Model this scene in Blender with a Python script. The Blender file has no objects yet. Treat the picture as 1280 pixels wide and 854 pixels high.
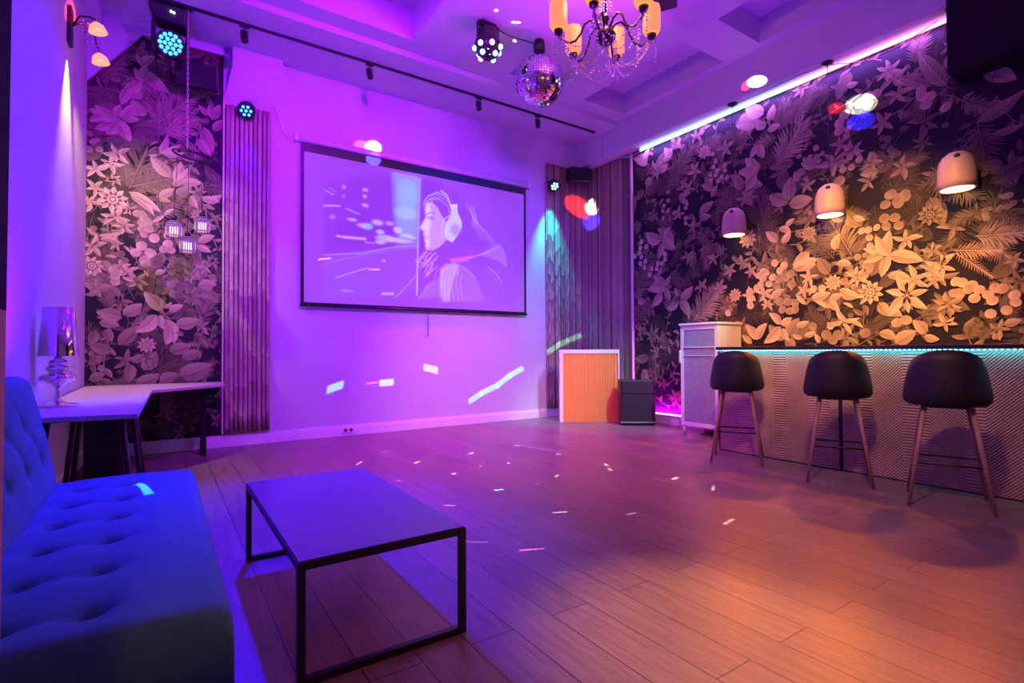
import bpy, bmesh, math, random
import numpy as np
from mathutils import Vector, Matrix
S = bpy.context.scene
COL = S.collection
PI = math.pi
# ---------------------------------------------------------------- camera
YAW, PITCH, ROLL, FPX = math.radians(33.797), math.radians(1.073), math.radians(-0.285), 652.734
_F = Vector((math.sin(YAW) * math.cos(PITCH), math.cos(YAW) * math.cos(PITCH), math.sin(PITCH)))
_R0 = Vector((math.cos(YAW), -math.sin(YAW), 0)); _U0 = _R0.cross(_F)
_R = _R0 * math.cos(ROLL) + _U0 * math.sin(ROLL); _U = -_R0 * math.sin(ROLL) + _U0 * math.cos(ROLL)
cam = bpy.data.cameras.new('camera'); camo = bpy.data.objects.new('camera', cam); COL.objects.link(camo)
m = Matrix((_R, _U, -_F)).transposed().to_4x4(); m.translation = Vector((0, 0, 1.08)); camo.matrix_world = m
cam.sensor_width = 36; cam.lens = 36 * FPX / 1280; cam.clip_start = 0.02; cam.clip_end = 60
S.camera = camo
# ---------------------------------------------------------------- world, exposure
w = bpy.data.worlds.new('world'); S.world = w; w.use_nodes = True
w.node_tree.nodes['Background'].inputs[0].default_value = (0.05, 0.01, 0.09, 1)
w.node_tree.nodes['Background'].inputs[1].default_value = 0.05
S.view_settings.view_transform = 'Standard'; S.view_settings.look = 'None'
S.view_settings.exposure = 0; S.view_settings.gamma = 1; S.view_settings.use_curve_mapping = False
# ---------------------------------------------------------------- lights
def aim(o, d): o.rotation_euler = Vector(d).to_track_quat('-Z', 'Y').to_euler()
def spot(name, loc, to, col, W, deg, blend=.5, r=.05):
    l = bpy.data.lights.new(name, 'SPOT'); l.energy = W; l.color = col; l.spot_size = math.radians(deg); l.spot_blend = blend
    l.shadow_soft_size = r; o = bpy.data.objects.new(name, l); COL.objects.link(o); o.location = loc
    aim(o, Vector(to) - Vector(loc)); return o
def point(name, loc, col, W, r=.04):
    l = bpy.data.lights.new(name, 'POINT'); l.energy = W; l.color = col; l.shadow_soft_size = r
    o = bpy.data.objects.new(name, l); COL.objects.link(o); o.location = loc; return o
def area(name, loc, to, col, W, sx, sy):
    l = bpy.data.lights.new(name, 'AREA'); l.energy = W; l.color = col; l.shape = 'RECTANGLE'; l.size = sx; l.size_y = sy
    o = bpy.data.objects.new(name, l); COL.objects.link(o); o.location = loc; aim(o, Vector(to) - Vector(loc)); return o
spot('back_wall_wash_left', (1.3, 2.9, 4.5), (1.9, 6.8, 2.2), (0.3684, 0.0, 1.0), 1140, 105, 0.9, 0.12)
spot('back_wall_wash_right', (4.9, 2.6, 4.4), (4.0, 6.8, 1.2), (0.0, 0.0446, 1.0), 896.12, 75, 0.9, 0.12)
spot('ceiling_fill_behind_bar', (5.3, 1.3, 1.2), (2.6, 3.4, 4.67), (0.2187, 0.0, 1.0), 528, 116, 0.9, 0.15)  # unseen lamp added behind the bar to brighten the ceiling
spot('ceiling_fill_behind_sofa', (-0.5, 3.42, 0.9), (1.8, 4.3, 4.67), (0.0893, 0.0, 1.0), 560, 140, 0.9, 0.1)  # made-up upward lamp by the sofa, lifts the left of the ceiling
spot('stage_light_beam', (0.05, 6.2, 4.12), (0.1, 2.2, 0.4), (0.0, 0.0, 1.0), 270, 58, 0.8, 0.06)
spot('blue_fill_on_left_wall', (1.9, 5.2, 4.5), (-0.658, 4.5, 1.6), (0.0, 0.0, 1.0), 600, 62, 0.9, 0.06)  # extra blue source, added to light the left wall evenly
spot('ceiling_fill_mid', (5.25, 3.2, 1.2), (3.0, 3.7, 4.67), (0.7, 0.0, 1.0), 600, 50, 1, 0.1)  # invented lamp at bar-top height, tints the middle of the ceiling
spot('far_floor_fill', (2.6, 5.9, 4.5), (3.4, 5.2, 0), (0.7273, 0.0, 1.0), 1320, 75, 1, 0.1)  # added unseen source, purple light for the floor before the back wall
spot('back_wall_low_fill', (3.2, 1.0, 4.5), (4.1, 6.8, 0.5), (1.0, 0.4114, 0.0), 974.48, 36, 1, 0.1)  # unseen amber fill, put in for the lower right of the back wall
spot('mural_spotlight', (2.6, 1.4, 4.45), (6.16, 2.65, 1.42), (1.0, 0.4375, 0.0), 2112, 42, 1, 0.08)
spot('narrow_downlight', (2.2, 1.6, 4.5), (1.75, 1.25, 0), (1.0, 0.4583, 0.0417), 1440, 22, 1, 0.1)
spot('counter_fill', (1.6, 0.9, 4.5), (5.0, 2.4, 0.5), (1.0, 0.4333, 0.3), 450, 50, 1, 0.1)  # added fill from overhead, brightens the bar front
spot('corner_fill', (4.6, 1.5, 4.5), (5.45, 5.3, 0.7), (0.6562, 1.0, 0.7812), 960, 26, 0.8, 0.05)  # added narrow fill for the orange slats and the cabinet side
for y_ in (3.9, 2.76, 1.67): spot('pendant_glow', (5.99, y_, 2.50), (4.5, y_ - .2, 0), (1.0, 0.1936, 0.0), 209.752, 104, 1, 0.05)
spot('sconce_glow', (-0.575, 5.5, 3.58), (-0.62, 5.45, 0), (1.0, 0.6667, 0.0), 225, 62, 0.8, 0.02)
spot('sconce_on_wallpaper', (-0.46, 5.6, 3.5), (-0.1, 6.82, 2.3), (1.0, 0.675, 0.0), 120, 80, 1, 0.03)
spot('cyan_par', (5.3, 6.6, 3.76), (5.33, 6.8, 1.6), (0.0, 0.8708, 1.0), 268.933, 50, 0.8, 0.03)
spot('blue_par', (0.79, 6.6, 3.86), (0.8, 6.8, 1.6), (0.0, 0.0, 1.0), 120, 50, 0.7, 0.03)
area('led_tube_glow', (6.08, 3.65, 4.15), (6.16, 3.65, 3.5), (0.3929, 0.1143, 1.0), 36.4, 3.7, 0.05)
area('counter_led_glow', (4.998, 1.45, 1.074), (5.03, 1.45, 1.055), (0.0833, 0.8333, 1.0), 3.6, 3.9, 0.012)
area('floor_led_glow', (6.1, 5.0, 0.16), (6.16, 5.0, 0.6), (0.7778, 0.0, 1.0), 27, 0.9, 0.02)
for x_ in (-.05, .05): point('chandelier_bulb', (3.24 + x_, 3.327, 4.30), (1.0, 0.2866, 0.215), 19.537, 0.06)
spot('near_left_fill', (-0.3, -1.0, 3.5), (0.4, 1.5, 0.2), (1.0, 0.25, 0.0), 84, 120, 1, 0.1)  # unseen fill put in behind the camera to brighten the near wall end
spot('blue_floor_fill', (1.15, 5.6, 4.5), (0.45, 3.4, 0), (0.0133, 0.0, 1.0), 4500, 46, 1, 0.06)  # added blue fill for the left floor, on top of the stage light's beam
# the LED effect ball throws coloured dashes and patches over the room: one lamp with a light pattern in its own directions
BEAMS = [[[-0.25329,0.49326,-0.83219],[46.36,13.58,-6.06],[28.64,-138.33,-90.71],[0.36,1.2,1.2],0],[[-0.14474,0.50827,-0.84895],[53.01,5.57,-5.71],[17.77,-446.17,-270.15],[1.0,0.2,0.6],0],[[-0.09871,0.51069,-0.85408],[44.88,2.88,-3.47],[2.94,-164.45,-98.67],[0.6,1.2,1.2],0],[[0.05973,0.53109,-0.84521],[38.49,-5.39,-0.67],[-19.7,-130.32,-83.28],[1.0,0.95,1.0],0],[[0.21688,0.47397,-0.85342],[34.79,3.65,10.87],[52.62,-204.0,-99.93],[0.195,1.3,0.78],0],[[0.27383,0.47733,-0.83497],[26.18,0.55,8.9],[38.7,-199.85,-101.55],[0.195,1.3,0.78],0],[[0.33317,0.48016,-0.81144],[28.89,2.4,13.28],[57.99,-194.13,-91.07],[0.195,1.3,0.78],0],[[0.38734,0.48181,-0.78602],[28.02,-0.61,13.44],[42.04,-190.82,-96.25],[0.195,1.3,0.78],0],[[0.54845,0.46875,-0.69244],[24.15,-2.38,17.52],[49.26,-197.66,-94.79],[0.5,2.0,1.1],0],[[0.61121,0.45796,-0.64552],[15.72,-3.65,12.29],[36.28,-195.82,-104.57],[0.5,2.0,1.1],0],[[-0.40088,0.66392,-0.63127],[44.78,21.12,-6.22],[75.94,-253.91,-315.26],[1.5,0.6,0.9],0],[[-0.202,0.69665,-0.68839],[43.85,8.39,-4.38],[22.63,-257.73,-267.47],[1.5,0.3,0.9],0],[[-0.30107,0.08309,-0.94997],[31.92,47.46,-5.96],[276.61,-199.25,-105.09],[2.0,1.9,2.0],0],[[-0.21364,0.17724,-0.9607],[70.24,39.6,-8.31],[191.06,-361.79,-109.23],[2.0,0.4,1.2],0],[[-0.19942,0.01777,-0.97975],[74.73,59.09,-14.14],[164.86,-217.47,-37.5],[3.0,2.85,3.0],0],[[-0.11488,0.08897,-0.98939],[25.98,-110.48,-12.95],[-403.49,-99.32,37.92],[2.0,0.4,1.2],0],[[-0.0499,0.0369,-0.99807],[68.81,37.82,-2.04],[135.99,-248.33,-15.98],[3.0,2.85,3.0],0],[[-0.10398,-0.1014,-0.9894],[214.98,-148.38,-7.39],[-198.02,-289.41,50.47],[3.0,0.6,1.8],0],[[-0.16788,-0.27771,-0.94588],[121.75,-29.47,-12.96],[-57.45,-277.68,91.73],[1.2,4.0,4.0],0],[[-0.27153,-0.3011,-0.91412],[100.12,-72.34,-5.91],[-243.05,-351.78,188.07],[4.0,0.8,2.4],0],[[-0.18279,-0.12944,-0.97459],[170.98,47.87,-38.43],[98.97,-332.89,25.65],[3.0,2.85,3.0],0],[[-0.28809,-0.11612,-0.95054],[206.16,-154.88,-43.56],[-249.9,-366.52,120.51],[3.0,0.6,1.8],0],[[-0.03542,-0.11004,-0.9933],[213.55,-144.97,8.44],[-192.79,-281.77,38.09],[3.0,2.85,3.0],0],[[0.10595,0.0615,-0.99247],[89.54,-63.28,5.64],[-149.88,-214.7,-29.3],[3.0,2.85,3.0],0],[[0.12913,-0.01956,-0.99143],[3.58,-12.78,0.72],[-576.11,-165.41,-71.77],[0.96,0.48,1.2],0],[[-0.089,-0.28869,-0.95328],[39.88,-192.26,54.5],[-416.33,-69.39,59.88],[2.0,0.4,1.2],0],[[-0.02115,-0.26073,-0.96518],[105.39,49.52,-15.69],[174.32,-342.84,88.79],[3.0,2.85,3.0],0],[[0.12046,-0.09588,-0.98808],[159.44,-111.86,30.29],[-183.53,-260.8,2.93],[2.5,2.375,2.5],0],[[-0.152,-0.41486,-0.8971],[90.51,-37.55,2.03],[-193.24,-452.74,242.11],[3.0,2.85,3.0],0],[[-0.2934,-0.42753,-0.85506],[64.37,-47.89,1.86],[-442.41,-577.6,440.6],[1.2,0.6,1.5],0],[[-0.25124,-0.4748,-0.84347],[71.6,-33.58,-2.42],[-224.03,-502.93,349.84],[3.5,0.7,2.1],0],[[0.12946,-0.24134,-0.96177],[-49.29,-95.8,17.4],[-289.99,135.93,-73.14],[1.0,4.0,2.2],0],[[0.10321,-0.27759,-0.95514],[-54.82,-103.05,24.03],[-304.1,144.32,-74.81],[3.0,2.85,3.0],0],[[0.14528,-0.38443,-0.91165],[105.86,34.31,2.4],[77.81,-248.25,117.08],[4.0,3.8,4.0],0],[[0.1368,-0.45109,-0.88193],[61.16,33.92,-7.86],[227.05,-358.68,218.68],[2.5,2.375,2.5],0],[[0.0081,-0.53942,-0.842],[72.76,11.45,-6.64],[85.37,-395.24,254.03],[2.5,2.375,2.5],0],[[-0.07086,-0.46816,-0.8808],[126.49,-12.81,-3.37],[-47.85,-550.24,296.31],[1.5,1.425,1.5],0],[[-0.58849,-0.3318,-0.73728],[11.18,-32.18,5.56],[-335.48,-65.23,297.14],[0.66,2.2,2.2],0],[[-0.33025,0.92754,-0.17494],[23.04,8.96,4.0],[6.49,-3.33,-29.88],[1.6,0.048,0.032],1],[[-0.26502,0.94866,-0.17266],[19.71,6.15,3.51],[5.45,-3.07,-25.21],[2.0,1.9,1.6],1],[[-0.27352,0.92747,-0.25491],[21.53,7.15,2.91],[5.16,-5.36,-25.04],[0.09,0.06,3.0],1],[[0.80557,0.56547,-0.17691],[12.08,-14.26,9.43],[2.78,-9.62,-18.11],[2.5,0.075,0.05],1],[[0.84394,0.50723,-0.1746],[9.15,-17.76,-7.34],[-8.85,5.96,-25.45],[4.0,3.8,3.2],1],[[0.82777,0.50866,-0.23679],[8.99,-18.13,-7.55],[-10.55,5.35,-25.41],[0.15,0.1,5.0],1],[[0.94389,-0.32875,0.03162],[-13.97,-42.09,-20.68],[8.94,20.99,-48.76],[1.6,0.048,0.032],1],[[0.93038,-0.3655,0.02849],[-7.94,-21.06,-10.8],[8.68,18.74,-42.94],[1.6,1.52,1.28],1],[[0.84914,-0.51316,-0.125],[-24.32,-36.17,-16.69],[5.31,22.6,-56.72],[4.0,0.12,0.08],1],[[0.81943,-0.55725,-0.13415],[-16.77,-22.11,-10.59],[3.8,14.14,-35.52],[5.0,4.75,4.0],1],[[0.81379,-0.55303,-0.1786],[-20.45,-26.66,-10.6],[1.32,14.71,-39.54],[0.18,0.12,6.0],1],[[-0.96403,0.25357,-0.07973],[2.0,9.34,5.55],[6.76,16.3,-29.89],[2.0,0.06,0.04],1],[[-0.46174,0.29855,0.83526],[17.12,-10.98,13.39],[14.15,22.02,-0.05],[0.1,0.035,0.06],1],[[-0.40165,0.25932,0.87831],[16.58,-10.64,10.72],[13.46,20.93,-0.03],[0.1,0.035,0.06],1],[[-0.19669,0.69663,0.68994],[24.46,-5.62,12.65],[13.55,20.68,-17.02],[0.1,0.035,0.06],1],[[-0.13347,0.67995,0.72101],[23.08,-6.54,10.44],[12.97,19.8,-16.27],[0.1,0.035,0.06],1],[[-0.17581,-0.16188,0.97102],[15.72,-10.78,1.05],[12.37,18.55,5.33],[0.1,0.035,0.06],1],[[-0.08535,-0.22022,0.97171],[15.97,-10.38,-0.95],[12.36,18.55,5.29],[0.1,0.035,0.06],1],[[0.44958,-0.07491,0.89009],[15.43,-11.59,-8.77],[12.49,20.12,-4.61],[0.1,0.035,0.06],1],[[0.51152,-0.12534,0.85008],[15.16,-13.17,-11.06],[13.87,20.43,-5.33],[0.1,0.035,0.06],1],[[0.58474,0.4146,0.69727],[17.58,-16.35,-5.02],[11.04,18.02,-19.97],[0.1,0.035,0.06],1],[[0.64018,0.35809,0.67966],[16.79,-18.31,-6.17],[11.93,17.9,-20.67],[0.1,0.035,0.06],1]]
def pattern_lamp(loc, W):
    o = point('effect_ball_pattern', loc, (1, 1, 1), W, 0); l = o.data; l.use_nodes = True; t = l.node_tree; L = t.links; t.nodes.clear()
    out = t.nodes.new('ShaderNodeOutputLight'); em = t.nodes.new('ShaderNodeEmission'); tc = t.nodes.new('ShaderNodeTexCoord'); L.new(em.outputs[0], out.inputs[0])
    def vm(op, a, b):
        n = t.nodes.new('ShaderNodeVectorMath'); n.operation = op; L.new(a, n.inputs[0]); n.inputs[1].default_value = b; return n
    def mm(op, a, b):
        n = t.nodes.new('ShaderNodeMath'); n.operation = op
        for i, x in enumerate((a, b)):
            if isinstance(x, (int, float)): n.inputs[i].default_value = x
            elif x is not None: L.new(x, n.inputs[i])
        return n.outputs[0]
    acc = None
    for d, a, b, c, soft in BEAMS:
        q = vm('SUBTRACT', tc.outputs['Normal'], d).outputs[0]; x = vm('DOT_PRODUCT', q, a).outputs['Value']; y = vm('DOT_PRODUCT', q, b).outputs['Value']
        if soft: m = mm('MULTIPLY', mm('SUBTRACT', 1.15, mm('ADD', mm('MULTIPLY', x, x), mm('MULTIPLY', y, y))), 2.5)
        else: m = mm('MULTIPLY', mm('SUBTRACT', 1.2, mm('MAXIMUM', mm('ABSOLUTE', x, None), mm('ABSOLUTE', y, None))), 3.5)
        m = mm('MULTIPLY', m, mm('GREATER_THAN', vm('DOT_PRODUCT', tc.outputs['Normal'], d).outputs['Value'], 0))
        n = t.nodes.new('ShaderNodeClamp'); L.new(m, n.inputs[0]); v = t.nodes.new('ShaderNodeVectorMath'); v.operation = 'SCALE'; v.inputs[0].default_value = c; L.new(n.outputs[0], v.inputs['Scale'])
        if acc is None: acc = v.outputs[0]
        else:
            s = t.nodes.new('ShaderNodeVectorMath'); s.operation = 'ADD'; L.new(acc, s.inputs[0]); L.new(v.outputs[0], s.inputs[1]); acc = s.outputs[0]
    L.new(acc, em.inputs['Color']); em.inputs['Strength'].default_value = 1
pattern_lamp((2.935, 4.70, 4.22), 1500)
# ---------------------------------------------------------------- materials
def nn(t, typ, **k):
    n = t.nodes.new(typ)
    for a, b in k.items(): setattr(n, a, b)
    return n
def mat(name, col, rough=.5, metal=0, var=0, vscale=8, bump=0, bscale=60, emit=None, es=0, spec=.5, coat=0, trans=0, stretch=None):
    M = bpy.data.materials.new(name); M.use_nodes = True; t = M.node_tree; b = t.nodes['Principled BSDF']; L = t.links
    b.inputs['Base Color'].default_value = (*col, 1); b.inputs['Roughness'].default_value = rough; b.inputs['Metallic'].default_value = metal
    b.inputs['Specular IOR Level'].default_value = spec; b.inputs['Coat Weight'].default_value = coat; b.inputs['Transmission Weight'].default_value = trans
    if emit: b.inputs['Emission Color'].default_value = (*emit, 1); b.inputs['Emission Strength'].default_value = es
    tc = nn(t, 'ShaderNodeTexCoord'); mp = nn(t, 'ShaderNodeMapping'); L.new(tc.outputs['Object'], mp.inputs[0])
    if stretch: mp.inputs['Scale'].default_value = stretch
    if var:
        n = nn(t, 'ShaderNodeTexNoise'); n.inputs['Scale'].default_value = vscale; n.inputs['Detail'].default_value = 5; L.new(mp.outputs[0], n.inputs[0])
        mx = nn(t, 'ShaderNodeMix', data_type='RGBA'); L.new(n.outputs[0], mx.inputs[0])
        mx.inputs[6].default_value = (*[c * (1 - var) for c in col], 1); mx.inputs[7].default_value = (*[min(1, c * (1 + var)) for c in col], 1)
        L.new(mx.outputs[2], b.inputs['Base Color'])
    if bump:
        n = nn(t, 'ShaderNodeTexNoise'); n.inputs['Scale'].default_value = bscale; n.inputs['Detail'].default_value = 4; L.new(mp.outputs[0], n.inputs[0])
        bp = nn(t, 'ShaderNodeBump'); bp.inputs['Strength'].default_value = bump; bp.inputs['Distance'].default_value = .01
        L.new(n.outputs[0], bp.inputs['Height']); L.new(bp.outputs[0], b.inputs['Normal'])
    return M
def vcol_mat(name, rough=.6, emis=0, base=1.0, spec=.3):
    M = bpy.data.materials.new(name); M.use_nodes = True; t = M.node_tree; b = t.nodes['Principled BSDF']; L = t.links
    a = nn(t, 'ShaderNodeAttribute', attribute_name='Col')
    b.inputs['Roughness'].default_value = rough; b.inputs['Specular IOR Level'].default_value = spec
    if emis:
        b.inputs['Base Color'].default_value = (base, base, base, 1)
        L.new(a.outputs['Color'], b.inputs['Emission Color']); b.inputs['Emission Strength'].default_value = emis
    else: L.new(a.outputs['Color'], b.inputs['Base Color'])
    return M
def floor_mat():
    M = mat('floor_wood', (.1, .05, .04), .3); t = M.node_tree; L = t.links; b = t.nodes['Principled BSDF']
    tc = nn(t, 'ShaderNodeTexCoord'); sp = nn(t, 'ShaderNodeSeparateXYZ'); cb = nn(t, 'ShaderNodeCombineXYZ')
    L.new(tc.outputs['Object'], sp.inputs[0]); L.new(sp.outputs[1], cb.inputs[0]); L.new(sp.outputs[0], cb.inputs[1])
    br = nn(t, 'ShaderNodeTexBrick'); br.offset = .37; L.new(cb.outputs[0], br.inputs[0])
    for k, v in (('Scale', 1), ('Brick Width', 1.7), ('Row Height', .19), ('Mortar Size', .0022), ('Bias', 0)): br.inputs[k].default_value = v
    br.inputs['Color1'].default_value = (.27, .19, .165, 1); br.inputs['Color2'].default_value = (.20, .14, .122, 1); br.inputs['Mortar'].default_value = (.02, .01, .008, 1)
    mp = nn(t, 'ShaderNodeMapping'); mp.inputs['Scale'].default_value = (14, 1.3, 1); L.new(tc.outputs['Object'], mp.inputs[0])
    n = nn(t, 'ShaderNodeTexNoise'); n.inputs['Scale'].default_value = 3; n.inputs['Detail'].default_value = 8; n.inputs['Distortion'].default_value = .6; L.new(mp.outputs[0], n.inputs[0])
    mx = nn(t, 'ShaderNodeMix', data_type='RGBA', blend_type='MULTIPLY'); mx.inputs[0].default_value = .8
    rp = nn(t, 'ShaderNodeValToRGB'); rp.color_ramp.elements[0].position = .3; rp.color_ramp.elements[0].color = (.5, .5, .5, 1); rp.color_ramp.elements[1].position = .75
    L.new(n.outputs[0], rp.inputs[0]); L.new(br.outputs[0], mx.inputs[6]); L.new(rp.outputs[0], mx.inputs[7]); L.new(mx.outputs[2], b.inputs['Base Color'])
    mr = nn(t, 'ShaderNodeMapRange'); mr.inputs[3].default_value = .27; mr.inputs[4].default_value = .46; L.new(n.outputs[0], mr.inputs[0]); L.new(mr.outputs[0], b.inputs['Roughness'])
    ad = nn(t, 'ShaderNodeMath', operation='MULTIPLY_ADD'); ad.inputs[1].default_value = -1.5; L.new(br.outputs['Fac'], ad.inputs[0]); L.new(n.outputs[0], ad.inputs[2])
    bp = nn(t, 'ShaderNodeBump'); bp.inputs['Strength'].default_value = .35; bp.inputs['Distance'].default_value = .004
    L.new(ad.outputs[0], bp.inputs['Height']); L.new(bp.outputs[0], b.inputs['Normal']); return M
def chevron_mat():
    M = mat('carved_panel', (.4, .33, .3), .45); t = M.node_tree; L = t.links; b = t.nodes['Principled BSDF']
    tc = nn(t, 'ShaderNodeTexCoord'); sp = nn(t, 'ShaderNodeSeparateXYZ'); L.new(tc.outputs['Object'], sp.inputs[0])
    def M_(op, a, c=None, d=None):
        n = nn(t, 'ShaderNodeMath', operation=op)
        for i, x in enumerate((a, c, d)):
            if x is None: continue
            if isinstance(x, (int, float)): n.inputs[i].default_value = x
            else: L.new(x, n.inputs[i])
        return n.outputs[0]
    pp = M_('PINGPONG', M_('ADD', sp.outputs[1], 10.07), .37)
    cl = M_('MINIMUM', M_('MAXIMUM', pp, .09), .31)
    s = M_('ADD', sp.outputs[2], cl)
    wv = M_('SINE', M_('MULTIPLY', s, 2 * PI / .024))
    n = nn(t, 'ShaderNodeTexNoise'); n.inputs['Scale'].default_value = 5; n.inputs['Detail'].default_value = 6; L.new(tc.outputs['Object'], n.inputs[0])
    cr = nn(t, 'ShaderNodeValToRGB'); cr.color_ramp.elements[0].color = (.20, .125, .10, 1); cr.color_ramp.elements[1].color = (.50, .34, .29, 1)
    L.new(M_('MULTIPLY_ADD', wv, .16, n.outputs[0]), cr.inputs[0]); L.new(cr.outputs[0], b.inputs['Base Color'])
    bp = nn(t, 'ShaderNodeBump'); bp.inputs['Strength'].default_value = .8; bp.inputs['Distance'].default_value = .006
    L.new(M_('MULTIPLY_ADD', wv, .5, M_('MULTIPLY', n.outputs[0], .6)), bp.inputs['Height']); L.new(bp.outputs[0], b.inputs['Normal']); return M
def glow(name, col, s, base=(.8, .8, .8)): return mat(name, base, .4, emit=col, es=s)
MT = dict(
    plaster=mat('painted_plaster', (.56, .55, .56), .75, var=.04, vscale=3, bump=.25, bscale=25),
    concrete=mat('painted_concrete', (.52, .51, .53), .75, var=.08, vscale=2.5, bump=.5, bscale=14),
    white=mat('white_lacquer', (.80, .76, .74), .45, var=.04), black=mat('black_metal', (.012, .011, .013), .38, bump=.1, bscale=200),
    darkwall=mat('black_paint', (.004, .003, .003), .9, var=.3), post=mat('pink_beige_paint', (.62, .40, .28), .7, var=.05, bump=.2),
    blackplastic=mat('black_plastic', (.018, .016, .02), .45, var=.2, bump=.2, bscale=120), fabric=mat('speaker_cloth', (.022, .018, .022), .85, bump=.6, bscale=300),
    bamboo=mat('bamboo_cane', (.46, .36, .27), .5, var=.35, vscale=5, bump=.3, bscale=40, stretch=(1, 1, .25)),
    reed=mat('thin_bamboo_cane', (.36, .26, .2), .55, var=.45, vscale=9, bump=.5, bscale=50, stretch=(1, 1, .25)),
    node=mat('bamboo_joint', (.22, .15, .11), .6, var=.3), batten=mat('pale_edge_batten', (.7, .58, .52), .5, var=.1),
    velvet=mat('blue_velvet', (.07, .27, .20), .85, var=.15, vscale=20, bump=.3, bscale=250, spec=.2), glass=mat('smoked_glass', (.10, .075, .16), .24, spec=.6, var=.1),
    wood=mat('pale_wood_top', (.50, .42, .38), .4, var=.2, vscale=6, bump=.2, bscale=30, stretch=(6, .7, 1)),
    chrome=mat('polished_chrome', (.82, .80, .80), .09, 1, var=.02), stoolleg=mat('brown_wood_leg', (.34, .2, .15), .42, var=.2, stretch=(3, 3, .5)),
    shell=mat('black_stool_shell', (.010, .007, .008), .55, bump=.15, bscale=160, var=.2), slat=mat('orange_wood_slat', (.88, .34, .06), .45, var=.12, vscale=12, stretch=(4, 4, .4)),
    cabglass=mat('frosted_door_glass', (.30, .29, .40), .3, var=.25, vscale=22, bump=.35, bscale=70), screen_case=mat('screen_casing', (.7, .68, .7), .5, var=.03),
    clear=mat('clear_glass', (.95, .95, .97), .06, trans=.85, spec=.6, var=.01), crystal=mat('crystal_bead', (.62, .55, .62), .08, .5, var=.05, emit=(1, .5, .9), es=.0, spec=1),
    bell=mat('matte_pendant_shell', (.55, .38, .28), .5, var=.12), mirror=mat('mirror_tile', (.92, .92, .95), .06, 1, var=.02),
    cord=mat('white_cord', (.8, .75, .8), .5, var=.05), bulb=glow('warm_bulb', (1, .50, .13), 3.5), pend=glow('pendant_diffuser', (1, .52, .14), 7),
    shadeglow=mat('lit_crystal_shade', (.5, .25, .12), .25, emit=(1, .33, .05), es=.85, var=.6, vscale=45, bump=.8, bscale=90),
    cyanled=glow('cyan_led', (.06, .85, 1), 5), blueled=glow('blue_led', (.05, .42, 1), 3.2, (.02, .02, .05)), pinkled=glow('pink_led', (1, .25, .95), 6), whiteled=glow('cool_led', (.6, .9, 1), 4), greenled=glow('green_led', (.2, 1, .7), 5),
    floor=floor_mat(), chevron=chevron_mat(), mural=vcol_mat('botanical_wallpaper', .62), amberglass=mat('amber_glass', (.9, .45, .2), .15, trans=.3, emit=(1, .5, .15), es=.6, var=.1))
for k_, lo_ in (('bamboo', .55), ('reed', .35)):      # every cane its own tone
    t_ = MT[k_].node_tree; b_ = t_.nodes['Principled BSDF']; src_ = b_.inputs['Base Color'].links[0].from_socket; oi_ = t_.nodes.new('ShaderNodeObjectInfo'); mr_ = t_.nodes.new('ShaderNodeMapRange')
    mr_.inputs[3].default_value = lo_; mr_.inputs[4].default_value = 1.25; t_.links.new(oi_.outputs['Random'], mr_.inputs[0])
    vs_ = t_.nodes.new('ShaderNodeVectorMath'); vs_.operation = 'SCALE'; t_.links.new(src_, vs_.inputs[0]); t_.links.new(mr_.outputs[0], vs_.inputs['Scale']); t_.links.new(vs_.outputs[0], b_.inputs['Base Color'])
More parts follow.
